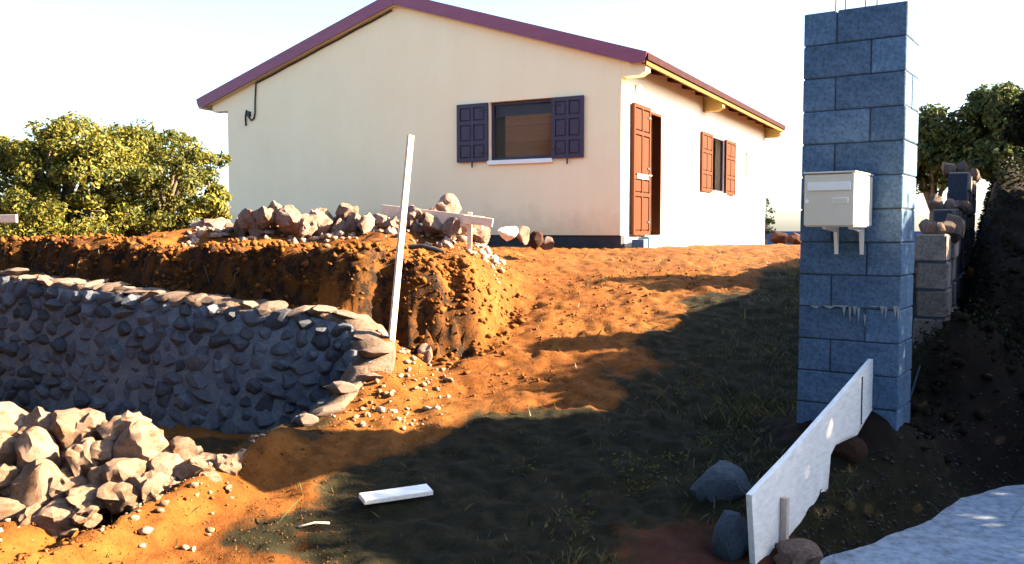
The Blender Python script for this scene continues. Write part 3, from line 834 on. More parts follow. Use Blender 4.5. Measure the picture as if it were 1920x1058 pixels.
# dense resample
dens = []
for a, b_ in zip(path[:-1], path[1:]):
    n = max(2, int((b_ - a).length / .02))
    for i in range(n): dens.append(a.lerp(b_, i / n))
dens.append(path[-1])
for _ in range(30):
    dens = [dens[0]] + [(dens[i - 1] + dens[i] * 2 + dens[i + 1]) / 4 for i in range(1, len(dens) - 1)] + [dens[-1]]
cum = [0.0]
for a, b_ in zip(dens[:-1], dens[1:]): cum.append(cum[-1] + (b_ - a).xy.length)
LW = cum[-1]
def wpt(s):
    i = int(np.clip(np.searchsorted(cum, s) - 1, 0, len(dens) - 2))
    f = (s - cum[i]) / max(1e-6, cum[i + 1] - cum[i])
    p = dens[i].lerp(dens[i + 1], f)
    j0, j1 = max(0, i - 4), min(len(dens) - 1, i + 5)
    t = (dens[j1] - dens[j0]).xy.normalized()
    return p, Vector((t.y, -t.x, 0))       # outward normal
BAT = .20
def wground(p, nrm):
    q = p + nrm * .34
    return tz(q.x, q.y, False)
# mortar body
vs, fs = [], []
ns = 160
for i in range(ns + 1):
    p, nr = wpt(LW * i / ns)
    gz = min(.10, wground(p, nr)) - .12
    H = p.z - gz
    prof = [(BAT + .068, gz), (BAT * .5 + .064, gz + H * .5), (.055, p.z - .05), (.0, p.z - .03), (-(.26 if LW * i / ns < LW - .95 else .06), p.z - .03), (-(.28 if LW * i / ns < LW - .95 else .07), gz)]
    for o, zz in prof:
        q = p + nr * o; w_ = .012 * float(vn3(np.array([q.x * 9]), np.array([q.y * 9]), np.array([zz * 9]), 4)[0])
        vs.append((q.x + nr.x * w_ - SO.x, q.y + nr.y * w_ - SO.y, zz + w_ - SO.z))
k6 = 6
for i in range(ns):
    for j in range(k6 - 1):
        a = i * k6 + j; fs.append((a, a + k6, a + k6 + 1, a + 1))
cv, cf = [], []
for i in range(ns * 2 + 1):
    p, nr = wpt(LW * i / ns / 2)
    w_ = .05 * float(vn3(np.array([p.x * 6]), np.array([p.y * 6]), np.array([.3]), 8)[0])
    cw = .27 if LW * i / ns / 2 < LW - .9 else .11
    for o, zz in ((.045 + w_, p.z - .05), (.035 + w_, p.z - .012), (-.1, p.z + .0), (-cw, p.z - .01), (-cw - .01, p.z - .07)):
        q = p + nr * o; u = .045 * float(vn3(np.array([q.x * 11]), np.array([q.y * 11]), np.array([zz * 9]), 6)[0])
        cv.append((q.x - SO.x, q.y - SO.y, zz + u - SO.z))
for i in range(ns * 2):
    for j in range(4):
        a = i * 5 + j; cf.append((a, a + 5, a + 6, a + 1))
link('coping', np_mesh('coping', cv, cf, M['coping'], True), swall)
body = link('mortar_body', np_mesh('mortar_body', vs, fs, M['stone_mortar'], True), swall)
stone_variants = [rock_mesh('stone', 100 + i, M['stone'], 2, 9, .13) for i in range(9)]
cap_variants = [rock_mesh('stone', 140 + i, M['stone_cap'], 2, 10, .14) for i in range(6)]
rng = random.Random(11)
cnt = 0
ROWS = 10
for r in range(-1, ROWS):
    s = rng.uniform(0, .15)
    while s < LW - .02:
        end = s > LW - .9
        w = rng.choice((rng.uniform(.12, .19), rng.uniform(.16, .27)))
        if r == -1: w = rng.uniform(.14, .30) if not end else rng.uniform(.15, .27)
        sm = min(LW, s + w / 2)
        p, nr = wpt(sm)
        gz = min(wground(p, nr), .5) - .04
        rh = .108
        zc = p.z - .045 - rh * (r + .5)
        s += w * (1.02 if r >= 0 else .92)
        if zc < gz - .02: continue
        f = max(0, (zc - gz) / max(.1, p.z - gz))
        off = BAT * (1 - f) + .012 + rng.uniform(-.015, .02)
        depth = .085
        if r == -1:                      # irregular cap stones
            zc = p.z + rng.uniform(-.035, .015); off = -.08 + rng.uniform(-.06, .05); depth = .15
            if end: off = -.03 + rng.uniform(-.04, .05); depth = .13
        q = p + nr * off
        ang = math.atan2(nr.y, nr.x) - math.pi / 2
        link('stone', rng.choice(cap_variants if r == -1 else stone_variants), swall, (q.x - SO.x, q.y - SO.y, zc - SO.z + rng.uniform(-.025, .025)),
             (rng.uniform(-.3, .3), rng.uniform(-.35, .35), ang + rng.uniform(-.25, .25) + (math.pi if rng.random() < .5 else 0)),
             (w * .60 * rng.uniform(.88, 1.12), depth * rng.uniform(.8, 1.3), rh * (.74 if r >= 0 else .42) * rng.uniform(.8, 1.25)))
        cnt += 1
if len(swall.children) > 305: print('wall stones', cnt)
# ------------------------------------------------------------------ RUBBLE WALL, lower left
rw = empty('rubble_wall', (-2.4, 4.8, .1), label='rough sunlit wall of pale pinkish rubble stones in the near left corner', cat='wall')
RO = Vector((-2.4, 4.8, .1))
rub_var = [rock_mesh('stone', 300 + i, M['stone_pink'], 3, (6, 18, 11)[i % 3], (.34, .16, .25)[i % 3]) for i in range(12)]
rub = [(15, 798, 76, 66), (78, 798, 66, 50), (133, 806, 92, 74), (170, 800, 60, 60), (232, 802, 84, 46), (266, 838, 92, 74), (345, 846, 50, 52), (366, 882, 92, 62), (432, 866, 44, 48),
       (8, 850, 64, 70), (68, 862, 72, 96), (40, 825, 60, 50), (160, 860, 56, 92), (196, 850, 60, 60), (240, 886, 92, 62), (304, 886, 74, 66), (205, 905, 60, 52),
       (18, 905, 74, 62), (72, 926, 86, 92), (128, 915, 62, 66), (172, 935, 82, 62), (224, 930, 74, 56), (276, 916, 62, 52), (320, 912, 54, 42),
       (14, 962, 82, 52), (62, 978, 72, 46), (112, 968, 82, 50), (160, 965, 60, 46), (-50, 830, 90, 80), (-60, 900, 90, 80), (-55, 965, 90, 60), (-120, 860, 100, 90), (-125, 940, 100, 90), (395, 905, 50, 40)]
rng = random.Random(23)
for (cx, cy, w, h) in rub:
    Y = 4.42 + (985 - cy) / 220 * .62 + .08 * (cx > 300)
    p = at(cx, cy, Y); k = Y / F
    link('stone', rng.choice(rub_var), rw, p - RO, (rng.uniform(-.5, .5), rng.uniform(-.5, .5), rng.uniform(0, 6.28)), (w * k * .62 * rng.uniform(.75, 1.2), w * k * .55, h * k * .66 * rng.uniform(.8, 1.15)))
for _ in range(120):
    cx = rng.uniform(-130, 400); cy = rng.uniform(800 + max(0, cx - 150) * .25, 985 - max(0, cx - 60) * .17)
    Y = 4.52 + (985 - cy) / 220 * .62; p = at(cx, cy + 14, Y); w = rng.choice((rng.uniform(.03, .07), rng.uniform(.06, .14)))
    link('stone', rng.choice(rub_var), rw, p - RO, rand_rot(rng), (w, w * .8, w * .7))

# ------------------------------------------------------------------ ROCKS heaped along the platform edge
pale_var = [rock_mesh('rock', 500 + i, M['rock_pale'], 3, 14, .24) for i in range(7)]
rng = random.Random(5)
heap = [(470, 412, 40, 56), (495, 405, 40, 40), (518, 392, 46, 36), (540, 412, 56, 52), (520, 425, 50, 34), (575, 415, 36, 42), (598, 420, 52, 40), (625, 424, 40, 30), (652, 402, 44, 44), (662, 424, 52, 34),
        (690, 424, 44, 30), (715, 418, 44, 34), (455, 432, 40, 24), (560, 432, 44, 24), (740, 428, 40, 30), (480, 432, 36, 26), (640, 436, 40, 22), (775, 392, 40, 26), (810, 384, 34, 30), (770, 425, 46, 34), (815, 420, 50, 36),
        (845, 416, 40, 30), (870, 428, 44, 26), (900, 438, 34, 24), (860, 440, 40, 24), (400, 428, 50, 26), (375, 436, 40, 20), (430, 436, 34, 18)]
ORD = 'first second third fourth fifth sixth seventh eighth ninth tenth eleventh twelfth thirteenth fourteenth fifteenth sixteenth seventeenth eighteenth nineteenth twentieth twenty-first twenty-second twenty-third twenty-fourth twenty-fifth twenty-sixth twenty-seventh twenty-eighth'.split()
heap.sort(key=lambda q: q[0])
for i, (cx, cy, w, h) in enumerate(heap):
    Y = 9.1 + rng.uniform(-.25, .25) + (.9 if cx < 450 else 0)
    p = at(cx, cy, Y); k = Y / F
    gz = tz(p.x, p.y)
    hz = max(h, 30) * k * .56
    zc = min(p.z, gz + hz * 1.5)
    o = link('rock', rng.choice(pale_var), loc=(p.x, p.y, zc), rot=rand_rot(rng), scale=(w * k * .60, max(w, h) * k * .55, max(hz, w * k * .45)))
    size = 'big' if w * h > 2000 else ('small' if w * h < 1150 else 'middling')
    tag(o, size + ' pale rock, ' + ORD[i] + ' from the left in the heap before the cream house wall', 'rock', 'pale rocks heaped on the earth bank')
for _ in range(0): pass
def lone_rock(name, px, py, w, h, Y, mat, seed, label, cat='rock', sub=3, cuts=13, rot=None, ground_it=True):
    p = at(px, py, Y); k = Y / F
    me_ = rock_mesh(name, seed, mat, sub, cuts, .14)
    gz = tz(p.x, p.y)
    hz = h * k * .55
    z = p.z if not ground_it else min(p.z, gz + hz * .8)
    o = link(name, me_, loc=(p.x, p.y, z), rot=rot or (0, 0, seed), scale=(w * k * .52, w * k * .48, hz))
    return tag(o, label, cat)
pm = rock_mesh('rock', 611, M['rock_pale'], 3, 14, .24)
p = at(836, 392, 9.35)
o = link('rock', pm, loc=(p.x, p.y, p.z), rot=(.3, .5, 1.0), scale=(.14, .12, .17))
tag(o, 'tall pale rock standing highest behind the batter board', 'rock')
lone_rock('rock', 952, 436, 40, 30, 10.2, M['rock_white'], 612, 'bright whitish block-like rock right of the batter board', cuts=12, ground_it=False)
lone_rock('rock', 980, 440, 26, 34, 10.3, M['rock_pale'], 613, 'small pale rock between the whitish rock and the dark pointed rock', ground_it=False)
lone_rock('rock', 1006, 450, 34, 36, 10.6, M['rock_dark'], 614, 'dark pointed rock near the black house plinth', ground_it=False)
lone_rock('rock', 1026, 456, 36, 24, 10.7, M['rock_pale'], 615, 'low pale rock just right of the dark pointed rock', ground_it=False)
lone_rock('boulder', 1350, 912, 122, 88, 4.78, M['rock_grey'], 616, 'round grey boulder lying in the dark grass left of the white board', 'boulder', cuts=5, ground_it=False)
lone_rock('boulder', 1376, 1012, 84, 106, 4.12, M['rock_grey'], 617, 'grey boulder at the bottom edge, propping the near end of the white board', 'boulder', cuts=6, ground_it=False)
lone_rock('rock', 1500, 1046, 96, 70, 4.02, M['rock_pale'], 618, 'dusty pinkish rock under the near foot of the white board, beside the concrete', cuts=6, ground_it=False)
lone_rock('rock', 1586, 852, 74, 72, 5.05, M['rock_dark'], 619, 'dark round rock in the notch of the white board', cuts=4, ground_it=False)
lone_rock('rock', 1830, 514, 38, 26, 7.6, M['clod'], 620, 'small orange brown stone on the dark bank right of the pillar', ground_it=False)
lone_rock('rock', 798, 668, 34, 46, 7.0, M['rock_pale'], 621, 'pale rock at the foot of the dug earth, just right of the leaning stake', ground_it=False)
lone_rock('rock', 725, 698, 30, 20, 6.72, M['rock_pale'], 622, 'small pale stone wedged at the foot of the leaning stake', ground_it=False)
lone_rock('rock', 1462, 446, 44, 24, 25, M['rock_dark'], 623, 'dark reddish rock pile end beyond the house, before the sea', ground_it=False)
lone_rock('rock', 1489, 448, 30, 22, 24, M['rock_dark'], 624, 'dark reddish rock beyond the house, touching the pillar edge', ground_it=False)
lone_rock('rock', 50, 458, 50, 18, 10.5, M['rock_pale'], 625, 'pale flat rock on the earth at the far left under the tree', ground_it=False)

r = np.random.RandomState(88)
n = 420
cx_ = r.uniform(-3.3, -.1, n); cy_ = 9.0 + r.normal(0, .22, n)
HEAPCH = (cx_, cy_, .012 + .055 * r.uniform(0, 1, n) ** 2.5)
# ------------------------------------------------------------------ BOARDS AND STAKES
def bar(p0, p1, w, t, mat, name, parent=None, org=Vector((0, 0, 0)), side=Vector((1, 0, 0))):
    p0, p1 = Vector(p0), Vector(p1)
    d = (p1 - p0).normalized(); a = (side - d * side.dot(d)).normalized(); b_ = d.cross(a)
    g = MB()
    ring = lambda p: [g.bm.verts.new(p + a * sx * w / 2 + b_ * sy * t / 2 - org) for sx, sy in ((-1, -1), (1, -1), (1, 1), (-1, 1))]
    r0, r1 = ring(p0), ring(p1)
    g.bm.faces.new(r0); g.bm.faces.new(r1[::-1])
    for i in range(4): g.bm.faces.new((r0[i], r0[(i + 1) % 4], r1[(i + 1) % 4], r1[i]))
    g.bevel(.003)
    return g.build(name, mat, parent)
# tall leaning stake
sp0, sp1 = at(729, 692, 6.80), at(770, 254, 6.86)
d_ = (sp1 - sp0).normalized()
o = bar(sp0 - d_ * .15, sp1, .046, .040, M['wood_pale_z'], 'wooden_stake', side=Vector((.9, .45, 0)))
tag(o, 'tall pale wooden stake leaning right, driven in beside the stone wall end', 'stake')
# batter board on two pegs
bb0, bb1 = at(717, 395, 9.2), at(906, 418, 8.75)
bb = empty('batter_board', Vector((bb0.x, bb0.y, tz(bb0.x, bb0.y))), label='pale batter board nailed on short pegs across the dug earth', cat='batter board')
BO = bb.location.copy()
o = bar(bb0, bb1, .030, .125, M['wood_pale'], 'board', bb, BO, side=Vector((0, 1, 0)))
for px, y0, y1, Y in ((879, 398, 503, 8.72), (776, 404, 457, 8.98), (724, 392, 446, 9.23)):
    a, b_ = at(px, y1, Y), at(px + (2 if px != 776 else 5), y0, Y)
    a.z = min(a.z, tz(a.x, a.y)) - .12
    bar(a, b_, .048, .040, M['wood_pale_z'], 'peg', bb, BO)
c0, c1 = at(868, 411, 8.69), at(924, 418, 8.66)
bar(c0, c1, .022, .085, M['wood_pale'], 'board', bb, BO, side=Vector((0, 1, 0)))
# second batter board end at far left
q0, q1 = at(-120, 411, 11.2), at(32, 410, 11.0)
b2 = empty('batter_board', Vector((q0.x, q0.y, tz(q0.x, q0.y))), label='end of a pale plank on pegs at the far left edge, before the tree', cat='batter board')
bar(q0, q1, .03, .10, M['wood_pale'], 'board', b2, b2.location.copy(), side=Vector((0, 1, 0)))
for f in (.2, .7):
    p = q0.lerp(q1, f); bar((p.x, p.y + .04, tz(p.x, p.y) - .1), (p.x, p.y + .04, p.z + .03), .045, .04, M['wood_pale_z'], 'peg', b2, b2.location.copy())
# dark tube standing in for a shadow arc over the nose of the earth mound
pts = []
for px, py, Y in ((692, 500, 8.1), (712, 484, 8.1), (735, 472, 8.1), (760, 464, 8.1), (790, 462, 8.08), (815, 468, 8.05), (840, 478, 8.0), (862, 487, 7.98), (882, 497, 7.95)):
    p = at(px, py, Y); pts.append(p)
g = MB(); g.tube(pts, [.010, .018, .022, .024, .024, .023, .022, .018, .010], 8)
o = g.build('pipe', M['black'], smooth=True); tag(o, 'black flexible pipe bowed over the earth mound behind the leaning stake', 'pipe')
# short lath on the ground
l0, l1 = at(678, 944, 4.60), at(806, 906, 4.78)
for l in (l0, l1): l.z = tz(l.x, l.y) + .045
o = bar(l0, l1, .10, .028, M['white_board'], 'lath', side=Vector((.3, 1, .1))); tag(o, 'short whitish plank offcut lying on the shaded ground in front', 'plank')
# twig
t0, t1 = at(560, 992, 4.35), at(618, 978, 4.42)
for t_ in (t0, t1): t_.z = tz(t_.x, t_.y) + .015
g = MB(); g.tube([t0, (t0 + t1) / 2 + Vector((0, .01, .008)), t1], .006, 6); o = g.build('twig', M['wood_pale'], smooth=True); tag(o, 'thin pale twig lying left of the short whitish plank', 'twig')

# white formwork board, standing on edge, leaning on the pillar foot
W0 = Vector((1.05, 3.9, 0)); W1 = Vector((2.154, 5.25, 0))
we = (W1 - W0).normalized(); wn = Vector((we.y, -we.x, 0))
wb = empty('formwork_board', W0, math.atan2(we.y, we.x), label='broken white board standing on edge from the concrete to the pillar foot', cat='board')
def onboard(px, py):
    d = ray(px, py); o = Vector((0, 0, EYE)) - W0
    t = -o.dot(wn) / d.dot(wn); p = o + d * t
    return p.dot(we), p.z
outl = [(1404, 928), (1440, 890), (1478, 850), (1560, 757), (1637, 668), (1637, 700), (1635, 762), (1620, 785), (1606, 800), (1603, 815), (1590, 816), (1575, 822), (1562, 834), (1553, 852), (1549, 890), (1547, 930), (1544, 965), (1533, 990), (1520, 1014), (1500, 1006), (1485, 1004), (1474, 1012), (1464, 1020), (1456, 1058), (1452, 1110), (1414, 1112)]
poly = [onboard(px, py) for px, py in outl]
g = MB(); g.prism(poly, 'y', -.014, .014)
bmesh.ops.triangulate(g.bm, faces=[f for f in g.bm.faces if len(f.verts) > 4])
g.build('panel', M['white_board'], wb)
xa, za = onboard(1456, 1030); xb, zb_ = onboard(1456, 932)
g = MB(); g.box(xa - .004, xa + .028, -.050, -.016, za - .12, zb_); g.bevel(.003); g.build('peg', M['wood_pale_z'], wb)
xa, za = onboard(1612, 800); xb, zb_ = onboard(1612, 706)
g = MB(); g.box(xb - .010, xb + .004, -.018, -.0145, za + .02, zb_); g.build('crack_strip', M['mortar'], wb)

# cord lying on the bank
pts = []
for px, py, Y in ((1782, 505, 7.0), (1772, 560, 6.7), (1758, 620, 6.45), (1742, 690, 6.2), (1722, 770, 5.95), (1700, 830, 5.78), (1672, 878, 5.62)):
    p = at(px, py, Y); p.z = max(p.z, tz(p.x, p.y) + .012); pts.append(p)
g = MB(); g.tube(pts, .007, 6); o = g.build('cord', M['mortar'], smooth=True); tag(o, 'thin grey cord hanging down the dark bank right of the pillar', 'cord')

# ------------------------------------------------------------------ TREES AND HEDGES
def leaf_mesh(name, P, Nn, size, mat, seed=0, aspect=.5):
    """diamond leaves: P centres, Nn rough normals"""
    r = np.random.RandomState(seed); n = len(P)
    a = r.normal(size=(n, 3)); nn = Nn + .75 * r.normal(size=(n, 3))
    nn /= np.linalg.norm(nn, axis=1)[:, None]
    a = np.cross(nn, a); a /= np.linalg.norm(a, axis=1)[:, None]
    b_ = np.cross(nn, a)
    L = size * r.uniform(.65, 1.25, n)[:, None]; Wd = L * aspect
    v0 = P - a * L * .5; v2 = P + a * L * .5 - nn * L * .12
    v1 = P + b_ * Wd * .5 + nn * L * .10; v3 = P - b_ * Wd * .5 + nn * L * .10
    V = np.stack([v0, v1, v2, v3], 1).reshape(-1, 3)
    i = np.arange(n) * 4
    Fq = np.concatenate([np.stack([i, i + 1, i + 2], 1), np.stack([i, i + 2, i + 3], 1)], 1).reshape(-1, 3)
    return np_mesh(name, V, Fq, mat)

def crown_points(blobs, per, seed, clump=.32, nclump=None):
    """blobs: (cx,cy,cz,rx,ry,rz). leaves gather in clumps spread over each blob's outer volume"""
    r = np.random.RandomState(seed); P, Nn = [], []
    for (cx, cy, cz, rx, ry, rz_) in blobs:
        area = (rx * ry * rz_) ** (1 / 3)
        nc = nclump or int(26 * area ** 2) + 6
        for _ in range(nc):
            d = r.normal(size=3); d /= np.linalg.norm(d)
            rad = r.uniform(.45, 1.0) ** .5
            c = np.array([cx, cy, cz]) + d * rad * np.array([rx, ry, rz_])
            m = int(per * r.uniform(.6, 1.4)); cl = clump * r.uniform(.6, 1.25)
            q = r.normal(size=(m, 3)); q /= np.linalg.norm(q, axis=1)[:, None]
            q = q * (r.uniform(.25, 1, m) ** .5)[:, None]
            P.append(c + q * cl * np.array([1.1, 1.1, .8])); Nn.append(q + d * .5 + np.array([0, 0, .3]))
    return np.concatenate(P), np.concatenate(Nn)

def tree(name, base_xy, blobs, mat, label, cat, seed, per=60, leaf=.11, clump=.32, trunk_r=.12, group=None, nclump=None):
    bx_, by_ = base_xy; bz = tz(bx_, by_, False) - .05
    root = empty(name, (bx_, by_, bz), label=label, cat=cat, group=group)
    loc = [(a - bx_, b_ - by_, c - bz, d, e, f) for a, b_, c, d, e, f in blobs]
    P, Nn = crown_points(loc, per, seed, clump, nclump)
    link('crown', leaf_mesh('crown', P, Nn, leaf, M[mat], seed), root)
    rg = random.Random(seed)
    g = MB(); cz = np.mean([b_[2] for b_ in loc])
    fork = Vector((0, 0, cz * .35))
    g.tube([(0, 0, -.15), (.02, .01, cz * .18), fork], [trunk_r * 1.25, trunk_r, trunk_r * .85], 9)
    for b_ in loc:
        for _ in range(2):
            e = Vector((b_[0] + rg.uniform(-.5, .5) * b_[3], b_[1] + rg.uniform(-.5, .5) * b_[4], b_[2] + rg.uniform(-.1, .6) * b_[5]))
            m_ = fork.lerp(e, .5) + Vector((rg.uniform(-.1, .1), rg.uniform(-.1, .1), .12))
            g.tube([fork - Vector((0, 0, .05)), m_, e], [trunk_r * .6, trunk_r * .35, trunk_r * .12], 6)
    g.build('trunk', M['bark'], root, True)
    return root
def bl(px, py, wpx, hpx, Y, dy=.85, yo=0.0):
    p = at(px, py, Y + yo); k = (Y + yo) / F
    return (p.x, p.y, p.z, wpx * k / 2, dy, hpx * k / 2)
YA = 12.8
tree('tree', (at(110, 430, YA).x, YA), [bl(150, 265, 130, 80, YA), bl(70, 310, 150, 110, YA), bl(180, 330, 150, 120, YA, 1, -.4), bl(60, 390, 160, 100, YA, 1, -.5), bl(160, 410, 160, 80, YA, 1, -.7), bl(-60, 360, 160, 160, YA), bl(110, 350, 200, 130, YA, 1.1), bl(20, 290, 60, 50, YA), bl(235, 285, 60, 60, YA), bl(90, 440, 220, 70, YA, .8, -.8), bl(-20, 430, 120, 90, YA, .8, -.6)],
     'leaf_yellow', 'broad yellow green tree at the left edge of the picture', 'tree', 3, per=120, leaf=.070, clump=.19, nclump=30)
YB = 13.3
tree('tree', (at(310, 430, YB).x, YB), [bl(290, 270, 120, 70, YB), bl(360, 300, 90, 80, YB), bl(270, 330, 120, 90, YB, 1, -.3), bl(330, 350, 110, 90, YB, 1, -.4), bl(290, 400, 150, 60, YB, 1, -.6), bl(250, 265, 60, 50, YB), bl(285, 425, 170, 60, YB, .6, -.5), bl(215, 400, 80, 80, YB, .6, -.3)],
     'leaf_mid', 'darker green tree standing between the yellow green tree and the house', 'tree', 8, per=110, leaf=.068, clump=.17, nclump=22)
tree('shrub', (at(398, 430, 12.9).x, 12.9), [bl(400, 388, 56, 46, 12.9, .5), bl(380, 402, 40, 40, 12.8, .4), bl(412, 366, 24, 24, 12.9, .2)], 'leaf_yellow', 'small yellow green shrub beside the left corner of the house', 'shrub', 12, per=80, leaf=.085, clump=.14, trunk_r=.05)
YD = 28.5
tree('tree', (at(1750, 430, YD).x, YD), [bl(1748, 245, 60, 70, YD, 1.2), bl(1790, 275, 90, 70, YD, 1.2), bl(1745, 305, 90, 90, YD, 1.2), bl(1725, 275, 50, 110, YD, 1.2)], 'leaf_dark', 'low dark green tree just right of the pillar, behind the bank', 'tree', 21, per=120, leaf=.2, clump=.42, trunk_r=.16)
YE = 27.0
tree('tree', (at(1880, 430, YE).x, YE), [bl(1858, 205, 90, 70, YE, 1.2), bl(1880, 240, 130, 90, YE, 1.3), bl(1925, 225, 110, 100, YE, 1.3), bl(1850, 290, 130, 90, YE, 1.3), bl(1930, 300, 140, 110, YE, 1.3), bl(1990, 260, 120, 130, YE, 1.2)], 'leaf_dark', 'taller bluish green tree at the right edge behind the bank', 'tree', 22, per=120, leaf=.2, clump=.42, trunk_r=.18)
tree('shrub', (at(1436, 430, 26).x, 26), [bl(1437, 400, 20, 50, 26, .3), bl(1440, 425, 24, 30, 26, .3)], 'leaf_dark', 'small thin shrub showing past the far corner of the house', 'shrub', 23, per=30, leaf=.10, clump=.16, trunk_r=.03)

# hedge beyond the right edge of the frame: throws the long shade across the slope
HY = [0.5, 2, 3.2, 4.1, 4.4, 5.0, 5.4, 5.67, 6.08, 6.2, 6.5, 6.62, 6.9, 7.35, 7.8]
HZ = [3.4, 3.4, 3.4, 3.40, 3.62, 3.70, 3.80, 3.68, 3.57, 3.15, 3.15, 3.48, 3.45, 3.34, 2.9]
r = np.random.RandomState(77)
n = 80000
hyv = r.uniform(.5, 7.8, n); top_ = np.interp(hyv, HY, HZ)
gzv = terrain(np.full(n, 7.2), hyv, False)
hz_ = gzv + (top_ - gzv) * r.uniform(0, 1, n) ** .8
hxv = 7.0 + r.normal(0, .30, n) * (1 - .45 * (hz_ - gzv) / (top_ - gzv))
hz_ += .05 * vn3(hyv * 4, hxv * 4, hz_ * 0)
hedge = empty('hedge', (7.0, 4.2, tz(7, 4.2, False)), label='tall dense dark hedge along the road to the right', cat='hedge')
hb = np.array(hedge.location)
P = np.stack([hxv, hyv, hz_], 1) - hb
link('foliage', leaf_mesh('foliage', P, r.normal(size=(n, 3)) + np.array([0, 0, .4]), .10, M['leaf_hedge'], 5, .65), hedge)
g = MB()
for k in range(16):
    yy = .8 + k * .43; tp = float(np.interp(yy, HY, HZ)); z0 = tz(7, yy, False)
    g.tube([(7 - hb[0], yy - hb[1], z0 - .1 - hb[2]), (7.05 - hb[0], yy + .05 - hb[1], (z0 + tp) / 2 - hb[2]), (6.98 - hb[0], yy - hb[1], tp - .3 - hb[2])], [.05, .04, .02], 6)
g.build('stems', M['bark'], hedge)
# unseen trees added behind the camera to block sky light
for i, (tx_, ty_, hh_) in enumerate(((-11, -7.5, 6.2), (-5.5, -8, 7.0), (.5, -7.5, 6.6), (6.0, -7, 6.2))):
    tree('tree', (tx_, ty_), [(tx_, ty_, hh_ * .55, 2.6, 1.6, hh_ * .42), (tx_ - 1.5, ty_ + .3, hh_ * .35, 1.9, 1.2, 2.4), (tx_ + 1.6, ty_, hh_ * .4, 1.9, 1.2, 2.6)], 'leaf_dark',
         ['dark tree across the road behind the camera, leftmost', 'dark tree across the road behind the camera, tallest', 'dark tree across the road behind the camera, straight behind', 'dark tree across the road behind the camera, rightmost'][i], 'tree', 50 + i, per=95, leaf=.40, clump=.6, trunk_r=.2)
for i, (tx_, ty_, hh_) in enumerate(((-8.2, .5, 8.0), (-8.6, 5.0, 7.5))):  # unseen trees added at left to cut sky light on the foreground
    tree('tree', (tx_, ty_), [(tx_, ty_, hh_ * .55, 1.5, 2.3, hh_ * .42), (tx_ - .3, ty_ - 1.6, hh_ * .35, 1.1, 1.7, 2.2), (tx_, ty_ + 1.5, hh_ * .38, 1.1, 1.7, 2.4)], 'leaf_dark',
         ['dark tree left of the picture, beside the camera', 'dark tree left of the picture, beyond the rubble wall'][i], 'tree', 60 + i, per=60, leaf=.34, clump=.55, trunk_r=.2)
# two bushes on the bank beyond the frame
tree('bush', (4.85, 7.55), [(4.85, 7.55, 2.42, .28, .14, .30)], 'leaf_hedge', 'narrow dark bush on the bank, nearer of two', 'bush', 31, per=90, leaf=.09, clump=.12, trunk_r=.03, nclump=26)
tree('bush', (5.75, 9.55), [(5.75, 9.55, 2.75, .40, .30, .42)], 'leaf_hedge', 'rounded dark bush on the bank, farther of two', 'bush', 32, per=90, leaf=.09, clump=.15, trunk_r=.04, nclump=36)

# bank vegetation: dark undergrowth
r = np.random.RandomState(5)
n = 60000
bx_ = r.uniform(2.6, 9, n); by_ = r.uniform(5.6, 14, n)
keep = ((bx_ > xwall(by_) + .12) | (np.exp(-(((bx_ - 3.12) / .52) ** 2 + ((by_ - 6.08) / .34) ** 2)) > .15)) & (fbm2(bx_, by_, 1.6, 3, 14) > -.12)
bx_, by_ = bx_[keep], by_[keep]
bz_ = terrain(bx_, by_) + r.uniform(0, 1, len(bx_)) ** 2 * .16
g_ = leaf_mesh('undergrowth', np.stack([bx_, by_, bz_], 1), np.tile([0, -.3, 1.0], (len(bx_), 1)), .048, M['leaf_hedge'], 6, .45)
tag(link('undergrowth', g_), kind='stuff')

# grass blades on the shaded slope, thin elsewhere
r = np.random.RandomState(9)
n = 90000
ax = r.uniform(-2.5, 6.5, n); ay = r.uniform(3.4, 13, n)
ed = np.interp(ay, [3, 4, 5, 5.6, 6.2, 7, 8, 9, 10, 12, 14], [-.5, -.1, .1, .35, .8, 1.35, 1.9, 2.5, 3.1, 4.0, 5.0])
dens_ = ss((ax - ed + .2) / .8) * .75 * ss((fbm2(ax, ay, 1.5, 3, 15) + .30) / .5) + .012
ok = (r.uniform(size=n) < dens_) & (ay > yedge(ax) + .12) & (ax < xwall(ay) - .35) & (ay > 3.5)
ok &= ~((np.abs(ax - 2.05) < .42) & (np.abs(ay - 5.45) < .42))
ok &= np.exp(-(((ax - .95) / .55) ** 2 + ((ay - 4.0) / .45) ** 2)) < .5
ax, ay = ax[ok], ay[ok]
az = terrain(ax, ay)
hh = r.uniform(.02, .06, len(ax)) * (1 + 1.3 * ss((fbm2(ax, ay, 2.6, 3, 18) - .1) / .35)); th = r.uniform(0, 6.28, len(ax)); ln = r.uniform(.3, 1.3, len(ax)) * hh; ph = r.uniform(0, 6.28, len(ax)); wd = r.uniform(.002, .0065, len(ax))
c0 = np.stack([ax, ay, az - .005], 1); sv = np.stack([np.cos(th) * wd, np.sin(th) * wd, 0 * th], 1); lv = np.stack([np.cos(ph) * ln, np.sin(ph) * ln, hh], 1)
V = np.stack([c0 - sv, c0 + sv, c0 + lv * .55 + sv * .7 + np.array([0, 0, .15]) * hh[:, None], c0 + lv], 1).reshape(-1, 3)
i = np.arange(len(ax)) * 4
Fq = np.concatenate([np.stack([i, i + 1, i + 2], 1), np.stack([i, i + 2, i + 3], 1)], 1).reshape(-1, 3)
tag(link('grass', np_mesh('grass', V, Fq, M['grass'])), kind='stuff')

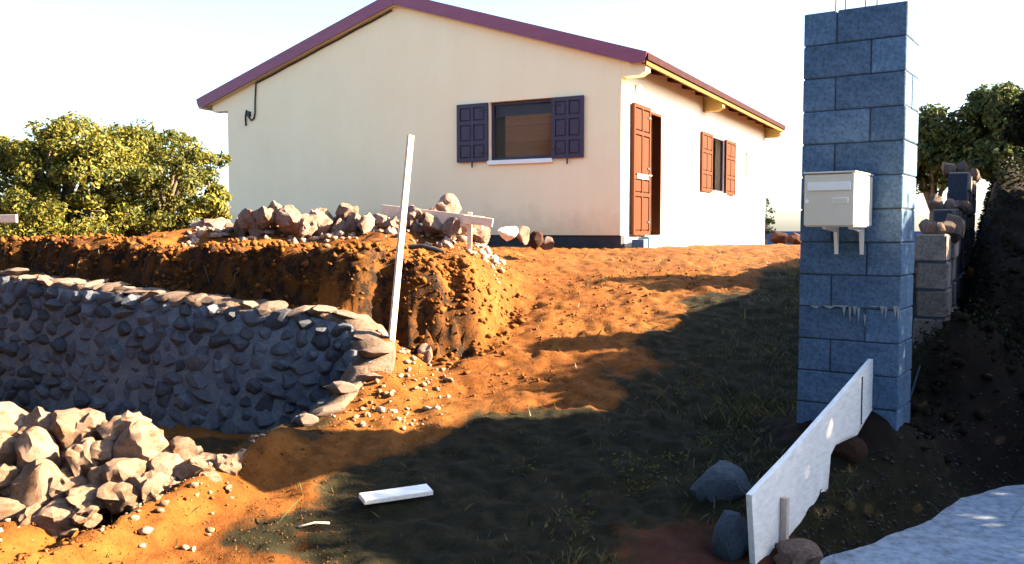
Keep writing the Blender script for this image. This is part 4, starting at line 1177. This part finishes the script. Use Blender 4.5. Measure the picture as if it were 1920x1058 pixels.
# low leafy weeds
r = np.random.RandomState(19)
m_ = 16000
xx = r.uniform(-.8, 3.4, m_); yy = r.uniform(4.3, 10, m_)
ed_ = np.interp(yy, [3, 4, 5, 5.6, 6.2, 7, 8, 9, 10], [-.9, -.7, -.5, .1, .7, 1.25, 1.8, 2.4, 3.1])
k_ = ss((xx - ed_) / .5) * ss((fbm2(xx, yy, 3.1, 4, 57) - .10) / .25)
ok = (r.uniform(size=m_) < k_) & (xx < xwall(yy) - .5) & (yy > yedge(xx) + .25) & ~((np.abs(xx - 2.05) < .45) & (np.abs(yy - 5.45) < .45))
xx, yy = xx[ok], yy[ok]
WP = [np.stack([xx, yy, terrain(xx, yy) + r.uniform(.0, .06, len(xx))], 1)]; WN = [np.tile([0, 0, 1.0], (len(xx), 1))]
tag(link('weeds', leaf_mesh('weeds', np.concatenate(WP), np.concatenate(WN), .03, M['leaf_mid'], 4, .4)), kind='stuff')
# clods of dug earth
def lumps(name, X, Y, Sz, mat, seed, sink=.25, nvar=6):
    r = np.random.RandomState(seed)
    bmv = []
    for k in range(nvar):
        bm = bmesh.new(); bmesh.ops.create_icosphere(bm, subdivisions=1, radius=1)
        co = np.array([v.co[:] for v in bm.verts]); co *= (1 + r.uniform(-.58, .32, len(co)))[:, None]; co[:, 0] *= r.uniform(.8, 1.5)
        fc = np.array([[v.index for v in f.verts] for f in bm.faces]); bm.free(); bmv.append((co, fc))
    Z = terrain(X, Y)
    VV, FF, b0 = [], [], 0
    for k in range(nvar):
        sel = np.arange(len(X)) % nvar == k
        m = sel.sum(); co, fc = bmv[k]
        a = r.uniform(0, 6.28, m); ca_, sa_ = np.cos(a), np.sin(a)
        sc = Sz[sel][:, None] * np.stack([r.uniform(.8, 1.3, m), r.uniform(.7, 1.1, m), r.uniform(.55, .95, m)], 1)
        q = co[None] * sc[:, None, :]
        qx = q[..., 0] * ca_[:, None] - q[..., 1] * sa_[:, None] + X[sel][:, None]
        qy = q[..., 0] * sa_[:, None] + q[..., 1] * ca_[:, None] + Y[sel][:, None]
        qz = q[..., 2] + Z[sel][:, None] + (Sz[sel] * (.6 - sink))[:, None]
        VV.append(np.stack([qx, qy, qz], -1).reshape(-1, 3))
        FF.append((fc[None] + (np.arange(m) * len(co))[:, None, None]).reshape(-1, 3) + b0); b0 += m * len(co)
    o = link(name, np_mesh(name, np.concatenate(VV), np.concatenate(FF), mat))
    return tag(o, kind='stuff')
r = np.random.RandomState(41)
n = 4200
cx = r.uniform(-6, 0.1, n); cy = yfront(cx) + r.normal(.24, .26, n)
sz = .005 + .036 * r.uniform(0, 1, n) ** 6
q = 90000
fx_ = r.uniform(-6, .2, q); fy_ = yfront(fx_) + r.uniform(-.35, .75, q)
sl = (terrain(fx_, fy_ + .03, False) - terrain(fx_, fy_ - .03, False)) / .06
ok = (sl > .8) & (fbm2(fx_, fy_ * 0 + terrain(fx_, fy_, False), 2.6, 3, 44) > -.02)
fx_, fy_ = fx_[ok][:2300], fy_[ok][:2300]
cx = np.concatenate([cx, fx_]); cy = np.concatenate([cy, fy_]); sz = np.concatenate([sz, .004 + .032 * r.uniform(0, 1, len(fx_)) ** 6])
lumps('earth_clods', cx, cy, sz, M['clod'], 1, .1)
# roots hanging from the cut
g = MB()
for k in range(13):
    x0 = random.uniform(-4.8, -.3); y0 = float(yfront(x0)) + random.uniform(.02, .22)
    p0 = Vector((x0, y0, tz(x0, y0))); dx = random.uniform(-.12, .12); ln = random.uniform(.08, .25)
    g.tube([p0, p0 + Vector((dx * .3, -.03, -.2 * ln)), p0 + Vector((dx * .5 + .02, -.06, -.6 * ln)), p0 + Vector((dx, -.05, -ln))], [.004, .0035, .0025, .0012], 5)
tag(g.build('roots', M['bark']), kind='stuff')
n = 11000
cx = r.uniform(-2.6, 2.8, n); cy = 3.6 + r.uniform(0, 1, n) ** 1.3 * 8
ok = (cy > yedge(cx) + .1) & ~((cx < -1.0) & (cy > 6.3)) & (cx < edge_ if False else cx < np.interp(cy, [3, 5, 7, 9, 12], [-.6, -.3, .7, 1.9, 3.2])) & (fbm2(cx, cy, 1.3, 3, 16) > -.15) & (cx < np.interp(cy, [3, 4, 5, 5.6, 6.2, 7, 8, 9, 10, 12, 14], [-1.2, -1.1, -1.15, -.8, .3, 1.05, 1.6, 2.2, 2.9, 4.0, 5.0]) - .45 - .9 * fbm2(cx, cy, 1.6, 4, 90))
cx, cy = cx[ok], cy[ok]
sz = .0035 + .019 * r.uniform(0, 1, len(cx)) ** 4
gx_ = r.uniform(-2.6, 2.8, 16000); gy_ = 3.6 + r.uniform(0, 1, 16000) ** 1.2 * 6.5
ok = (gy_ > yedge(gx_) + .1) & ~((gx_ < -1.0) & (gy_ > 6.0)) & (gx_ < edge0(gy_) - .1)
gx_, gy_ = gx_[ok], gy_[ok]
cx = np.concatenate([cx, gx_]); cy = np.concatenate([cy, gy_]); sz = np.concatenate([sz, r.uniform(.0022, .0065, len(gx_))])
lumps('soil_crumbs', cx, cy, sz, M['clod'], 2, .3)
lumps('rubble_chips', *HEAPCH, M['rock_pale'], 7, .3)
n = 700
cx = r.uniform(-3.6, -1.5, n); cy = 4.75 + r.normal(0, .28, n)
cx = np.concatenate([cx, r.uniform(-1.25, -.45, 260)]); cy = np.concatenate([cy, r.uniform(5.8, 7.1, 260)])
n = len(cx)
lumps('stone_chips', cx, cy, .006 + .03 * r.uniform(0, 1, n) ** 3, M['stone_pink'], 8, .3)
n = 1500
cx = r.uniform(2.4, 5.2, n); cy = yedge(cx) + .12 + r.uniform(0, 1.6, n)
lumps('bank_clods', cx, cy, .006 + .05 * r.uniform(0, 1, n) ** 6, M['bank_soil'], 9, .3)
# gravel along the broken concrete edge
n = 2600
cx = r.uniform(1.2, 4.5, n); cy = yedge(cx) + r.normal(.04, .16, n)
lumps('gravel', cx, cy, .003 + .012 * r.uniform(0, 1, n) ** 3, M['gravel'], 3, .2)
